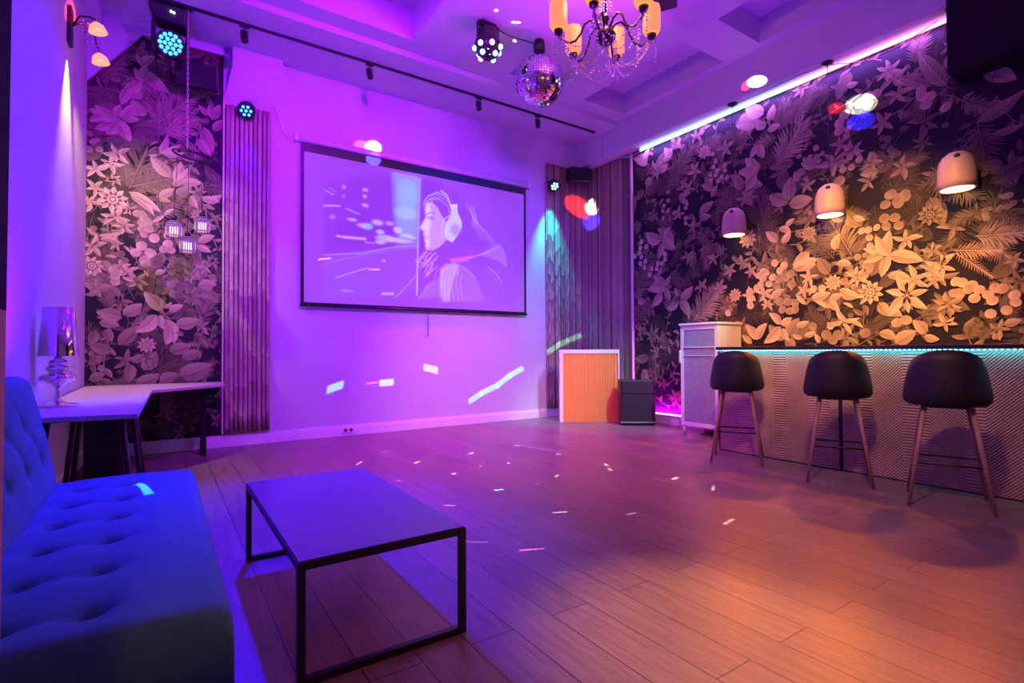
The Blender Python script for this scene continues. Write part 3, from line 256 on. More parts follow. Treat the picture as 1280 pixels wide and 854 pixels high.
MURAL_LEFT=[["p",[0.352,2.824],[0.51,3.29],0.7,0.28],["p",[0.366,2.844],[0.725,2.999],0.5,0.32],["p",[0.337,2.839],[0.306,3.12],0.5,0.3],["p",[0.608,3.579],[0.606,3.867],0.7,0.6],["p",[0.624,3.604],[0.884,3.921],0.6,0.5],["p",[0.694,3.455],[0.903,3.693],0.6,0.65],["p",[0.625,3.46],[0.796,3.709],0.5,0.55],["p",[0.776,4.165],[0.973,4.009],0.6,0.3],["p",[0.106,3.929],[0.323,4.253],0.5,0.3],["l",[0.487,4.121],[0.708,3.937],0.45,0.6],["l",[0.455,3.989],[0.388,4.132],0.45,0.6],["l",[0.455,3.989],[0.294,3.784],0.45,0.6],["l",[0.455,3.989],[0.486,4.203],0.45,0.6],["l",[0.437,4.167],[0.569,4.31],0.45,0.6],["l",[0.453,4.172],[0.404,4.279],0.45,0.6],["l",[0.342,3.897],[0.279,3.7],0.45,0.6],["l",[0.264,3.537],[0.017,3.593],0.5,0.65],["l",[0.264,3.537],[0.062,3.643],0.5,0.65],["l",[0.264,3.537],[0.156,3.353],0.5,0.65],["l",[0.264,3.537],[0.362,3.319],0.5,0.65],["l",[0.28,3.56],[0.441,3.58],0.5,0.65],["l",[0.248,3.572],[0.279,3.7],0.5,0.65],["l",[0.264,3.557],[0.408,3.652],0.5,0.65],["l",[0.186,3.478],[0.064,3.39],0.5,0.65],["l",[0.249,3.513],[0.329,3.432],0.5,0.65],["l",[0.14,3.545],[0.019,3.457],0.5,0.65],["l",[0.312,3.608],[0.375,3.725],0.5,0.65],["l",[1.066,3.776],[0.974,3.881],0.45,0.45],["l",[1.103,3.742],[1.196,3.939],0.45,0.45],["l",[1.141,3.751],[1.084,3.91],0.45,0.45],["l",[1.03,3.638],[1.124,3.357],0.45,0.45],["l",[0.976,3.497],[1.087,3.393],0.45,0.45],["l",[0.903,3.608],[0.798,3.499],0.45,0.45],["l",[1.123,3.616],[1.235,3.774],0.45,0.45],["l",[0.725,3.008],[0.533,3.203],0.45,0.6],["l",[0.756,2.967],[0.817,3.204],0.45,0.6],["l",[0.772,2.951],[0.882,3.141],0.45,0.6],["l",[0.819,2.96],[1.028,2.996],0.45,0.6],["l",[0.756,2.911],[0.85,3.041],0.45,0.6],["l",[0.977,3.485],[1.11,3.321],0.45,0.6],["l",[1.046,2.788],[1.213,2.892],0.45,0.6],["l",[0.915,2.844],[0.981,2.702],0.45,0.6],["l",[1.013,2.821],[1.197,2.811],0.45,0.6],["l",[0.619,2.758],[0.756,2.893],0.45,0.6],["l",[0.619,2.74],[0.726,2.738],0.45,0.6],["l",[0.983,2.32],[1.148,2.416],0.45,0.6],["l",[0.967,2.281],[1.115,2.22],0.45,0.6],["l",[0.352,2.788],[0.635,2.613],0.3,0.75],["l",[0.366,2.754],[0.574,2.568],0.3,0.75],["l",[0.6,3.235],[0.51,3.216],0.3,0.75],["l",[0.615,3.257],[0.816,3.393],0.3,0.75],["l",[0.615,3.275],[0.691,3.477],0.3,0.75],["l",[0.631,3.26],[0.849,3.305],0.3,0.75],["l",[0.103,2.292],[0.298,2.351],0.3,0.75],["l",[0.103,2.292],[0.007,2.367],0.3,0.75],["l",[0.117,2.258],[0.284,2.242],0.3,0.75],["l",[0.665,2.581],[0.56,2.493],0.3,0.75],["l",[0.665,2.581],[0.758,2.668],0.3,0.75],["l",[0.159,2.088],[0.257,2.08],0.3,0.75],["l",[0.313,2.21],[0.371,2.144],0.3,0.75],["l",[0.659,1.539],[0.487,1.737],0.5,0.75],["l",[0.602,1.493],[0.414,1.301],0.5,0.75],["l",[0.63,1.494],[0.66,1.339],0.5,0.75],["l",[0.658,1.565],[0.643,1.668],0.5,0.75],["l",[0.673,1.565],[0.738,1.638],0.5,0.75],["l",[0.717,1.532],[0.849,1.608],0.5,0.75],["l",[0.688,1.444],[0.763,1.184],0.5,0.75],["l",[0.717,1.393],[0.69,1.166],0.5,0.75],["l",[0.585,1.924],[0.685,1.984],0.5,0.75],["l",[0.528,1.902],[0.486,1.967],0.5,0.75],["l",[0.305,1.449],[0.088,1.508],0.6,0.5],["l",[0.311,1.483],[0.474,1.608],0.6,0.5],["l",[0.114,1.394],[0.285,1.365],0.6,0.5],["l",[0.135,2.038],[0.241,1.931],0.6,0.5],["l",[0.228,1.929],[0.269,1.799],0.6,0.5],["l",[0.099,1.738],[-0.004,1.813],0.6,0.5],["l",[0.099,1.738],[0.216,1.779],0.6,0.5],["l",[0.099,1.738],[0.125,1.658],0.6,0.5],["l",[0.099,1.755],[0.085,1.852],0.6,0.5],["l",[0.111,1.755],[0.035,1.685],0.6,0.5],["l",[0.776,1.394],[1.001,1.453],0.6,0.5],["l",[0.923,1.896],[0.847,1.926],0.6,0.5],["l",[0.923,1.896],[0.983,2.008],0.6,0.5],["l",[0.984,1.829],[1.171,1.859],0.6,0.5],["l",[0.382,0.963],[0.37,0.779],0.6,0.38],["l",[0.396,0.98],[0.506,1.063],0.6,0.38],["l",[0.493,0.893],[0.604,1.097],0.6,0.38],["l",[0.563,0.926],[0.59,1.063],0.6,0.38],["l",[0.425,0.76],[0.634,0.855],0.6,0.38],["l",[0.635,0.752],[0.809,0.85],0.6,0.38],["l",[0.809,0.833],[1.128,0.95],0.6,0.38],["l",[0.837,1.026],[1.019,1.095],0.6,0.38],["l",[0.221,1.099],[0.039,1.164],0.6,0.38],["l",[0.089,1.312],[0.039,1.164],0.6,0.38],["l",[0.167,1.33],[0.22,1.198],0.6,0.38],["l",[0.042,0.807],[0.17,0.868],0.6,0.38],["l",[0.851,1.272],[0.776,1.306],0.6,0.38],["l",[0.719,1.096],[0.927,1.167],0.6,0.38],["s",[0.077,2.969],0.139,0.95,5],["s",[0.194,3.062],0.115,0.85,5],["s",[0.256,3.182],0.125,0.75,5],["s",[0.24,2.503],0.133,0.8,6],["s",[0.049,2.181],0.121,0.85,5],["s",[0.072,2.776],0.104,0.9,5],["s",[0.032,2.63],0.104,0.9,5],["s",[0.353,2.608],0.089,0.7,5],["s",[0.311,2.424],0.107,0.75,6],["s",[0.223,2.891],0.071,0.7,7],["s",[0.249,2.221],0.089,0.75,5],["s",[0.431,1.861],0.119,0.8,6],["s",[0.922,1.95],0.107,0.5,5],["s",[1.045,2.05],0.091,0.55,5],["s",[1.017,1.382],0.108,0.5,5],["s",[0.52,1.029],0.085,0.3,5],["s",[0.924,1.7],0.107,0.35,6],["s",[0.294,1.985],0.1,0.8,5],["s",[0.348,1.939],0.101,0.75,4],["d",[0.465,2.226],0.05,0.85],["d",[0.414,2.149],0.05,0.85],["d",[0.576,2.321],0.051,0.85],["d",[0.555,2.145],0.051,0.85],["d",[0.495,2.075],0.05,0.85],["d",[0.698,2.27],0.052,0.85],["d",[0.54,2.161],0.051,0.85],["d",[0.66,2.21],0.044,0.65],["d",[0.729,2.208],0.044,0.65],["d",[0.47,2.562],0.043,0.65],["d",[0.463,2.471],0.043,0.65],["d",[0.522,2.488],0.044,0.65],["d",[0.471,2.408],0.043,0.65],["d",[0.53,2.416],0.044,0.65],["d",[0.486,2.356],0.044,0.65],["d",[0.426,2.565],0.043,0.65],["d",[0.485,2.519],0.044,0.65],["d",[0.698,2.363],0.044,0.65],["d",[0.593,2.075],0.051,0.35],["d",[0.638,2.116],0.052,0.35],["d",[0.578,2.037],0.051,0.35],["d",[0.761,2.091],0.052,0.35],["d",[0.824,2.096],0.052,0.35],["d",[0.732,1.834],0.045,0.45],["d",[0.664,1.756],0.045,0.45],["d",[0.752,1.726],0.045,0.45],["d",[0.818,1.809],0.049,0.25],["d",[0.642,1.85],0.049,0.25],["d",[0.628,1.771],0.048,0.25],["d",[0.802,2.029],0.049,0.25],["d",[0.612,2.099],0.048,0.25],["d",[0.598,2.046],0.048,0.25],["d",[0.804,1.729],0.049,0.25],["d",[0.399,3.731],0.044,0.6],["d",[0.44,3.701],0.044,0.6],["d",[0.423,3.839],0.044,0.6],["d",[0.382,3.828],0.044,0.6],["d",[0.457,3.665],0.044,0.6],["d",[0.408,3.652],0.044,0.6],["d",[0.228,1.946],0.043,0.75],["d",[0.241,1.88],0.043,0.75],["d",[0.242,1.822],0.043,0.75],["d",[0.485,2.07],0.044,0.75],["d",[0.499,2.037],0.045,0.75],["f",[0.217,2.686],0.138,1],["f",[0.044,1.973],0.108,0.95],["f",[0.052,1.973],0.099,1],["f",[0.519,1.166],0.089,0.8],["f",[0.981,2.625],0.077,0.6]]
PICTURE=[["P",[[0.0724,0.8023],[0.3468,0.9744],[0.3629,0.4465],[0.0724,0.3168]],[0.17,0.02,0.5],0.45,0.02],["P",[[0.3468,0.9607],[0.464,0.9707],[0.4538,0.4634],[0.3629,0.4465]],[0.25,0.65,1.15],0.55,0.03],["P",[[0.1141,0.5279],[0.2155,0.6423],[0.4538,0.5054],[0.4538,0.4634],[0.1141,0.4003]],[0.17,0.02,0.5],0.35,0.02],["P",[[0.0724,0.3168],[0.4538,0.4634],[0.4538,0.1273],[0.3548,0.063],[0.0724,0.0268]],[0.3,0.1,0.9],0.5,0.015],["B",[0.4119,0.8295],[0.0504,0.12460000000000004],[0.25,0.65,1.15],0.6],["B",[0.4037,0.689],[0.058599999999999985,0.055299999999999905],[0.5,0.8,1.2],0.5],["B",[0.238,0.5554],[0.026600000000000013,0.02639999999999998],[0.25,0.65,1.15],0.8],["B",[0.28,0.5915],[0.027199999999999946,0.02410000000000001],[0.75,0.6,1.1],0.7],["B",[0.3308,0.5964],[0.020000000000000018,0.019000000000000017],[0.9,0.45,1.0],0.6],["B",[0.2916,0.5271],[0.019499999999999962,0.01880000000000004],[0.75,0.6,1.1],0.8],["B",[0.3669,0.5567],[0.022799999999999987,0.02739999999999998],[0.75,0.6,1.1],0.9],["B",[0.4037,0.5232],[0.033299999999999996,0.019399999999999973],[0.6,0.8,1.2],0.7],["B",[0.315,0.4848],[0.0479,0.029700000000000004],[0.75,0.6,1.1],0.7],["B",[0.3709,0.4822],[0.06609999999999999,0.019100000000000006],[0.75,0.6,1.1],0.8],["B",[0.2916,0.4534],[0.023399999999999976,0.016100000000000003],[0.75,0.6,1.1],0.8],["B",[0.4286,0.5143],[0.02100000000000002,0.013900000000000023],[0.75,0.6,1.1],0.7],["B",[0.2305,0.8109],[0.013499999999999984,0.015799999999999925],[0.9,0.45,1.0],0.6],["B",[0.229,0.7643],[0.010499999999999982,0.015799999999999925],[0.9,0.45,1.0],0.6],["B",[0.2305,0.7014],[0.016599999999999976,0.015800000000000036],[0.9,0.45,1.0],0.7],["B",[0.1461,0.8054],[0.008599999999999997,0.018000000000000016],[0.9,0.45,1.0],0.5],["B",[0.1461,0.741],[0.007199999999999984,0.012800000000000034],[0.9,0.45,1.0],0.4],["B",[0.1036,0.5892],[0.014100000000000001,0.017899999999999916],[0.9,0.45,1.0],0.35],["B",[0.1786,0.5877],[0.02209999999999998,0.013000000000000012],[0.75,0.6,1.1],0.6],["B",[0.2155,0.557],[0.02099999999999999,0.018400000000000083],[0.9,0.45,1.0],0.6],["B",[0.1283,0.4605],[0.011399999999999993,0.010200000000000042],[0.9,0.45,1.0],0.7],["B",[0.3072,0.3217],[0.00940000000000002,0.010799999999999976],[0.75,0.6,1.1],0.6],["B",[0.1569,0.0917],[0.028999999999999998,0.010300000000000004],[0.9,0.45,1.0],0.35],["L",[[0.071,0.6569],[0.1318,0.6703]],0.008,[0.9,0.45,1.0],0.8],["L",[[0.1461,0.4603],[0.2305,0.4641]],0.014,[0.9,0.45,1.0],0.8],["L",[[0.1177,0.4648],[0.1497,0.4584]],0.008,[0.9,0.45,1.0],0.6],["L",[[0.2305,0.4417],[0.2646,0.4389]],0.008,[0.9,0.45,1.0],0.5],["L",[[0.1533,0.6592],[0.2081,0.6339]],0.005,[0.75,0.6,1.1],0.7],["L",[[0.0724,0.7645],[0.1071,0.7403]],0.007,[0.9,0.45,1.0],0.5],["L",[[0.0932,0.7833],[0.1141,0.764]],0.004,[0.75,0.6,1.1],0.5],["L",[[0.0724,0.3231],[0.2155,0.36],[0.3308,0.4202],[0.4538,0.4634]],0.005,[0.75,0.6,1.1],0.5],["L",[[0.0724,0.2664],[0.2531,0.3664],[0.4538,0.4522]],0.003,[0.75,0.6,1.1],0.35],["L",[[0.1141,0.1731],[0.1859,0.2248],[0.2455,0.2631]],0.005,[0.75,0.6,1.1],0.6],["L",[[0.0553,0.294],[0.0966,0.3043]],0.004,[1.0,0.7,0.9],0.9],["L",[[0.2493,0.2531],[0.2877,0.2584]],0.003,[1,0.5,1],0.9],["L",[[0.3009,0.0854],[0.3452,0.0895]],0.013,[0.75,0.6,1.1],0.7],["L",[[0.3548,0.063],[0.4037,0.15],[0.4454,0.2313]],0.005,[0.75,0.6,1.1],0.5],["L",[[0.2761,0.4304],[0.4538,0.4676]],0.006,[0.2,0.08,0.6],0.6],["L",[[0.464,0.9567],[0.4564,0.604],[0.4496,0.092]],0.009,[0.75,0.6,1.1],0.75],["L",[[0.3468,0.9675],[0.4454,0.9676],[0.464,0.9426]],0.005,[0.75,0.6,1.1],0.5],["P",[[0.4646,0.9637],[0.5626,0.9702],[0.5702,0.9112],[0.4879,0.815],[0.4733,0.6316],[0.4879,0.4669],[0.4588,0.3186],[0.4552,0.5085]],[0.17,0.02,0.5],0.5,0.02],["P",[[0.4879,0.815],[0.51,0.8634],[0.5626,0.909],[0.6244,0.921],[0.6801,0.8679],[0.7374,0.7815],[0.7794,0.65],[0.8135,0.5402],[0.7458,0.5019],[0.6244,0.4922],[0.5932,0.6591],[0.555,0.7724],[0.5174,0.8111]],[0.22,0.03,0.6],0.34,0.012],["P",[[0.4952,0.793],[0.4879,0.737],[0.493,0.6842],[0.4646,0.5962],[0.4718,0.5835],[0.4828,0.5715],[0.482,0.5401],[0.4879,0.5245],[0.485,0.5048],[0.4915,0.4856],[0.4893,0.4576],[0.4989,0.4389],[0.5249,0.4398],[0.5626,0.4807],[0.5894,0.535],[0.5932,0.6591],[0.5626,0.7132],[0.5474,0.7705],[0.5174,0.805]],[0.8,0.45,1.05],0.75,0.004],["P",[[0.4952,0.793],[0.4879,0.737],[0.493,0.6842],[0.4646,0.5962],[0.4718,0.5835],[0.4828,0.5715],[0.482,0.5401],[0.4879,0.5245],[0.485,0.5048],[0.4915,0.4856],[0.4893,0.4576],[0.4989,0.4389],[0.51,0.471],[0.5085,0.6035],[0.5174,0.6538],[0.5137,0.7255],[0.51,0.7849]],[1.05,0.85,1.2],0.6,0.012],["B",[0.5137,0.6747],[0.01639999999999997,0.014499999999999957],[0.35,0.1,0.7],0.8],["B",[0.51,0.6702],[0.005900000000000016,0.007199999999999984],[1,0.9,1.2],0.7],["L",[[0.4938,0.7024],[0.51,0.7221],[0.5361,0.725]],0.006,[0.3,0.08,0.65],0.8],["L",[[0.4989,0.6832],[0.5174,0.6925],[0.5323,0.684]],0.004,[0.25,0.05,0.6],0.8],["L",[[0.4828,0.5403],[0.4952,0.5356],[0.5085,0.5335]],0.006,[0.6,0.1,0.6],0.8],["L",[[0.4879,0.5173],[0.5041,0.5181]],0.004,[0.7,0.2,0.7],0.6],["L",[[0.4733,0.5778],[0.4915,0.5757]],0.005,[0.4,0.1,0.6],0.7],["L",[[0.4915,0.4376],[0.5174,0.4361],[0.555,0.4671]],0.006,[0.9,0.3,0.9],0.6],["L",[[0.4879,0.815],[0.51,0.8573],[0.5474,0.8863],[0.5855,0.8665]],0.004,[0.75,0.6,1.1],0.7],["L",[[0.4769,0.7821],[0.5026,0.8432],[0.5399,0.8719],[0.601,0.8214]],0.004,[0.75,0.6,1.1],0.7],["L",[[0.4806,0.7531],[0.4879,0.791],[0.5174,0.8353],[0.555,0.8457]],0.004,[0.75,0.6,1.1],0.7],["L",[[0.5174,0.8232],[0.5249,0.7767],[0.5474,0.7339],[0.5702,0.7028]],0.004,[0.75,0.6,1.1],0.7],["L",[[0.51,0.8211],[0.555,0.8335],[0.5932,0.7947],[0.6049,0.7359]],0.004,[0.75,0.6,1.1],0.7],["L",[[0.5361,0.8891],[0.5702,0.8745],[0.5971,0.8451]],0.004,[0.75,0.6,1.1],0.7],["L",[[0.6801,0.8553],[0.7127,0.7626],[0.7374,0.6537],[0.7625,0.5692]],0.003,[0.8,0.4,1.1],0.55],["L",[[0.6874,0.8321],[0.7226,0.7446],[0.7508,0.6438],[0.7743,0.5651]],0.003,[0.8,0.4,1.1],0.55],["L",[[0.6947,0.8087],[0.7325,0.7266],[0.7642,0.6338],[0.7862,0.5609]],0.003,[0.8,0.4,1.1],0.55],["L",[[0.702,0.7853],[0.7424,0.7085],[0.7777,0.6238],[0.7981,0.5568]],0.003,[0.8,0.4,1.1],0.55],["L",[[0.7094,0.7618],[0.7524,0.6903],[0.7913,0.6137],[0.8101,0.5526]],0.003,[0.8,0.4,1.1],0.55],["L",[[0.7168,0.7382],[0.7625,0.672],[0.8049,0.6035],[0.8222,0.5484]],0.003,[0.8,0.4,1.1],0.55],["L",[[0.7242,0.7145],[0.7726,0.6537],[0.8187,0.5933],[0.8343,0.5441]],0.003,[0.8,0.4,1.1],0.55],["L",[[0.7045,0.8239],[0.7209,0.7391],[0.7127,0.6483]],0.003,[0.75,0.6,1.1],0.5],["L",[[0.711,0.8257],[0.7275,0.7407],[0.7209,0.6501]],0.003,[0.75,0.6,1.1],0.5],["L",[[0.7176,0.8274],[0.7341,0.7423],[0.7292,0.6519]],0.003,[0.75,0.6,1.1],0.5],["L",[[0.7242,0.8291],[0.7408,0.7439],[0.7374,0.6537]],0.003,[0.75,0.6,1.1],0.5],["L",[[0.5626,0.9029],[0.5894,0.8799],[0.6049,0.8225],[0.6088,0.7864]],0.009,[0.75,0.6,1.1],0.85],["P",[[0.6103,0.8054],[0.6402,0.8133],[0.6441,0.7519],[0.6641,0.6878],[0.6625,0.6372],[0.6402,0.57],[0.6166,0.5155],[0.5894,0.535],[0.5763,0.5938],[0.5894,0.6705],[0.6088,0.7245]],[0.8,0.75,1.15],0.85,0.004],["B",[0.6323,0.6182],[0.030200000000000005,0.05609999999999993],[0.5,0.2,1.0],0.75],["L",[[0.6049,0.7236],[0.574,0.6853],[0.5626,0.6153],[0.5717,0.5438]],0.008,[0.9,0.55,1.1],0.8],["L",[[0.6127,0.806],[0.6402,0.8133]],0.01,[1,0.9,1.2],0.8],["P",[[0.4952,0.3961],[0.5399,0.4522],[0.601,0.4755],[0.7458,0.5019],[0.8483,0.5468],[0.8925,0.4623],[0.897,0.3303],[0.9286,0.1741],[0.9377,0.0678],[0.4733,0.0576],[0.4588,0.2232]],[0.3,0.04,0.72],0.35,0.014],["P",[[0.8483,0.5468],[0.8836,0.5005],[0.897,0.3701],[0.8483,0.4155],[0.7625,0.4406],[0.7794,0.4822]],[0.7,0.3,1.05],0.35,0.01],["P",[[0.601,0.3828],[0.6963,0.4233],[0.7458,0.4378],[0.6801,0.3765],[0.6166,0.3605]],[1.0,0.15,0.8],0.8,0.01],["P",[[0.5588,0.2845],[0.5855,0.3373],[0.6244,0.358],[0.6521,0.3472],[0.6481,0.2716],[0.6244,0.2436],[0.601,0.0554],[0.5702,0.0531],[0.555,0.1618]],[0.8,0.55,1.1],0.6,0.01],["P",[[0.6521,0.3472],[0.6963,0.3157],[0.7374,0.2575],[0.7794,0.0691],[0.6088,0.056],[0.6244,0.2436]],[0.5,0.18,1.0],0.5,0.01],["L",[[0.514,0.4205],[0.4948,0.3872],[0.4859,0.3541]],0.004,[0.95,0.5,1.1],0.6],["L",[[0.5325,0.305],[0.5087,0.2714],[0.4952,0.2342]],0.004,[0.95,0.5,1.1],0.6],["L",[[0.5478,0.401],[0.5308,0.3678],[0.5199,0.3306]],0.004,[0.95,0.5,1.1],0.6],["L",[[0.5926,0.3267],[0.5679,0.2925],[0.5535,0.2552]],0.004,[0.95,0.5,1.1],0.6],["L",[[0.5222,0.3458],[0.4993,0.3122],[0.4838,0.2589]],0.004,[0.95,0.5,1.1],0.6],["L",[[0.4974,0.3451],[0.4754,0.3118],[0.4645,0.2761]],0.004,[0.95,0.5,1.1],0.6],["L",[[0.5406,0.4271],[0.5152,0.3925],[0.5017,0.347]],0.004,[0.95,0.5,1.1],0.6],["L",[[0.5212,0.3047],[0.5,0.2716],[0.4823,0.2189]],0.004,[0.95,0.5,1.1],0.6],["L",[[0.5446,0.3804],[0.5228,0.3466],[0.5119,0.3108]],0.004,[0.95,0.5,1.1],0.6],["L",[[0.5217,0.3188],[0.5064,0.2864],[0.4951,0.2397]],0.004,[0.95,0.5,1.1],0.6],["L",[[0.5189,0.3587],[0.4989,0.3255],[0.488,0.2699]],0.004,[0.95,0.5,1.1],0.6],["L",[[0.5095,0.3749],[0.4925,0.3421],[0.4745,0.3029]],0.004,[0.95,0.5,1.1],0.6],["L",[[0.5274,0.3292],[0.5089,0.2962],[0.4932,0.2422]],0.004,[0.95,0.5,1.1],0.6],["L",[[0.499,0.424],[0.4818,0.391],[0.4623,0.3433]],0.004,[0.95,0.5,1.1],0.6],["L",[[0.5141,0.3875],[0.4974,0.3547],[0.4816,0.3212]],0.004,[0.95,0.5,1.1],0.6],["L",[[0.5661,0.313],[0.5401,0.2789],[0.5285,0.2237]],0.004,[0.95,0.5,1.1],0.6],["L",[[0.4899,0.3896],[0.4648,0.3556],[0.4532,0.3143]],0.004,[0.95,0.5,1.1],0.6],["L",[[0.5944,0.3578],[0.5696,0.3234],[0.563,0.2871]],0.004,[0.95,0.5,1.1],0.6],["L",[[0.5373,0.4197],[0.5181,0.3862],[0.497,0.3447]],0.004,[0.95,0.5,1.1],0.6],["L",[[0.4889,0.4246],[0.4725,0.3919],[0.4521,0.3501]],0.004,[0.95,0.5,1.1],0.6],["L",[[0.5201,0.4225],[0.4944,0.388],[0.4879,0.3519]],0.004,[0.95,0.5,1.1],0.6],["L",[[0.4944,0.4241],[0.4779,0.3913],[0.4591,0.3548]],0.004,[0.95,0.5,1.1],0.6],["L",[[0.4924,0.3609],[0.475,0.3283],[0.4524,0.2923]],0.004,[0.95,0.5,1.1],0.6],["L",[[0.5469,0.3281],[0.5273,0.2949],[0.506,0.2503]],0.004,[0.95,0.5,1.1],0.6],["L",[[0.5146,0.376],[0.4994,0.3435],[0.4827,0.305]],0.004,[0.95,0.5,1.1],0.6],["L",[[0.5881,0.3257],[0.5671,0.292],[0.5609,0.2544]],0.004,[0.95,0.5,1.1],0.6],["L",[[0.5626,0.2532],[0.5512,0.2102],[0.5474,0.0635]],0.004,[0.5,0.15,1],0.55],["L",[[0.5717,0.2617],[0.5603,0.2113],[0.558,0.0644]],0.004,[0.75,0.6,1.1],0.55],["L",[[0.5809,0.2702],[0.5694,0.2124],[0.5687,0.0652]],0.004,[0.5,0.15,1],0.55],["L",[[0.5902,0.2788],[0.5786,0.2134],[0.5794,0.0661]],0.004,[0.75,0.6,1.1],0.55],["L",[[0.5994,0.2875],[0.5878,0.2145],[0.5902,0.0669]],0.004,[0.5,0.15,1],0.55],["L",[[0.6088,0.2962],[0.5971,0.2156],[0.601,0.0678]],0.004,[0.75,0.6,1.1],0.55],["L",[[0.6181,0.3049],[0.6064,0.2167],[0.6119,0.0686]],0.004,[0.5,0.15,1],0.55],["L",[[0.6275,0.2987],[0.6158,0.2178],[0.6228,0.0695]],0.004,[0.75,0.6,1.1],0.55],["L",[[0.637,0.2926],[0.6252,0.2189],[0.6339,0.0704]],0.004,[0.5,0.15,1],0.55],["L",[[0.6465,0.2863],[0.6346,0.22],[0.6449,0.0713]],0.004,[0.75,0.6,1.1],0.55],["L",[[0.6561,0.2801],[0.6441,0.2211],[0.6561,0.0722]],0.004,[0.5,0.15,1],0.55],["L",[[0.6657,0.2738],[0.6537,0.2222],[0.6673,0.0731]],0.004,[0.75,0.6,1.1],0.55],["L",[[0.4516,0.0559],[0.4733,0.1054],[0.4952,0.1676]],0.004,[0.75,0.6,1.1],0.55],["L",[[0.4646,0.0605],[0.485,0.1137],[0.5041,0.1782]],0.004,[0.75,0.6,1.1],0.55],["L",[[0.4777,0.0651],[0.4967,0.122],[0.513,0.1888]],0.004,[0.75,0.6,1.1],0.55],["L",[[0.4908,0.0698],[0.5085,0.1304],[0.5219,0.1995]],0.004,[0.75,0.6,1.1],0.55],["L",[[0.5041,0.0745],[0.5204,0.1388],[0.5308,0.2103]],0.004,[0.75,0.6,1.1],0.55],["L",[[0.5174,0.0793],[0.5323,0.1473],[0.5399,0.2211]],0.004,[0.75,0.6,1.1],0.55],["L",[[0.5308,0.084],[0.5444,0.1558],[0.5489,0.2319]],0.004,[0.75,0.6,1.1],0.55],["L",[[0.5444,0.0888],[0.5565,0.1644],[0.558,0.2428]],0.004,[0.75,0.6,1.1],0.55],["L",[[0.558,0.0937],[0.5687,0.173],[0.5671,0.2537]],0.004,[0.75,0.6,1.1],0.55],["L",[[0.6521,0.3472],[0.6497,0.2968],[0.6561,0.2475]],0.004,[0.3,0.05,0.7],0.7],["L",[[0.6561,0.3415],[0.6963,0.3031],[0.7292,0.2565]],0.005,[0.75,0.6,1.1],0.5],["L",[[0.7964,0.3555],[0.8483,0.2974],[0.8747,0.2348]],0.006,[0.75,0.6,1.1],0.5],["L",[[0.7458,0.4378],[0.8135,0.4882],[0.8658,0.5369]],0.005,[0.9,0.5,1.1],0.6],["L",[[0.8703,0.5377],[0.8925,0.4623],[0.8988,0.3704]],0.005,[0.9,0.5,1.1],0.5],["L",[[0.6963,0.4043],[0.7794,0.4563],[0.8135,0.4752]],0.003,[0.9,0.4,1],0.6],["L",[[0.8135,0.5402],[0.857,0.5418]],0.004,[0.75,0.6,1.1],0.4],["L",[[0.7625,0.3249],[0.8135,0.306],[0.8658,0.2206],[0.8925,0.144]],0.003,[0.8,0.4,1.0],0.4],["L",[[0.4444,0.3402],[0.4769,0.3356]],0.004,[0.75,0.6,1.1],0.8]]

# ---------------------------------------------------------------- structure
XL, XR, YB, YF, ZC = -.658, 6.163, 6.826, -1.6, 4.67
struct(MB().box(XL - .3, XR + .2, YF - .2, YB + .3, -.12, 0).build('floor', 'floor'))
struct(MB().box(XL - .2, XL, YF, YB + .2, 0, 5.3).build('wall_left', 'plaster'))
struct(MB().box(XL - .2, XR + .2, YB, YB + .2, 0, 5.3).build('wall_back', 'plaster'))
struct(MB().box(XR, XR + .2, YF, YB + .2, 0, 5.3).build('wall_right', 'plaster'))
struct(MB().box(XL - .2, XR + .2, YF - .2, YF, 0, 5.3).build('wall_front', 'plaster'))
cb = MB(); coffers = [(.3, 2.37, 3.7, 5.57, .34), (3.70, 4.45, 4.3, 5.57, .10), (4.98, 5.78, 3.88, 5.57, .30), (4.98, 5.78, 1.6, 3.4, .3), (.3, 2.37, 1.2, 3.2, .34)]
xs = sorted({XL, XR, *[c[0] for c in coffers], *[c[1] for c in coffers]}); ys = sorted({YF, 5.81, *[c[2] for c in coffers], *[c[3] for c in coffers]})
for i in range(len(xs) - 1):
    for j in range(len(ys) - 1):
        x, y = (xs[i] + xs[i + 1]) / 2, (ys[j] + ys[j + 1]) / 2; z = ZC
        for c in coffers:
            if c[0] < x < c[1] and c[2] < y < c[3]: z = ZC + c[4]
        cb.box(xs[i], xs[i + 1], ys[j], ys[j + 1], z, 5.3)
cb.box(XL, XR, 5.81, YB, 4.60, 5.3)
struct(cb.build('ceiling', 'concrete'))
struct(MB().box(5.922, XR, YF, 6.17, 4.208, ZC).box(5.906, XR, 6.17, YB, 4.20, 4.60).build('trim_1', 'concrete'))       # drop beam along the right wall
co = MB()
co.hexa([(.575, YB, 4.03), (1.06, YB, 4.03), (1.06, YB + .01, 4.03), (.575, YB + .01, 4.03), (.64, 6.69, 4.34), (1.185, 6.69, 4.33), (1.185, YB + .01, 4.33), (.60, YB + .01, 4.34)])
co.box(.645, 1.186, 6.69, YB, 4.335, 4.60)
struct(co.build('trim_2', 'plaster'))                                                                         # corbel over the cane panel
struct(MB().hexa([(XL, 6.78, 3.87), (XL, YB, 3.87), (-.187, YB, 4.507), (-.187, 6.78, 4.507), (XL, 6.78, 4.60), (XL, YB, 4.60), (-.187, YB, 4.60), (-.187, 6.78, 4.60)]).box(XL, -.53, 1.5, YB, 4.44, ZC).build('trim_3', 'plaster'))
struct(MB().box(-.187, .575, 6.79, YB, 4.505, 4.60).build('trim_4', 'plaster'))
struct(MB().box(5.85, XR, YF, 1.68, 3.56, ZC).build('trim_5', 'darkwall'))                                      # black bulkhead high on the right wall
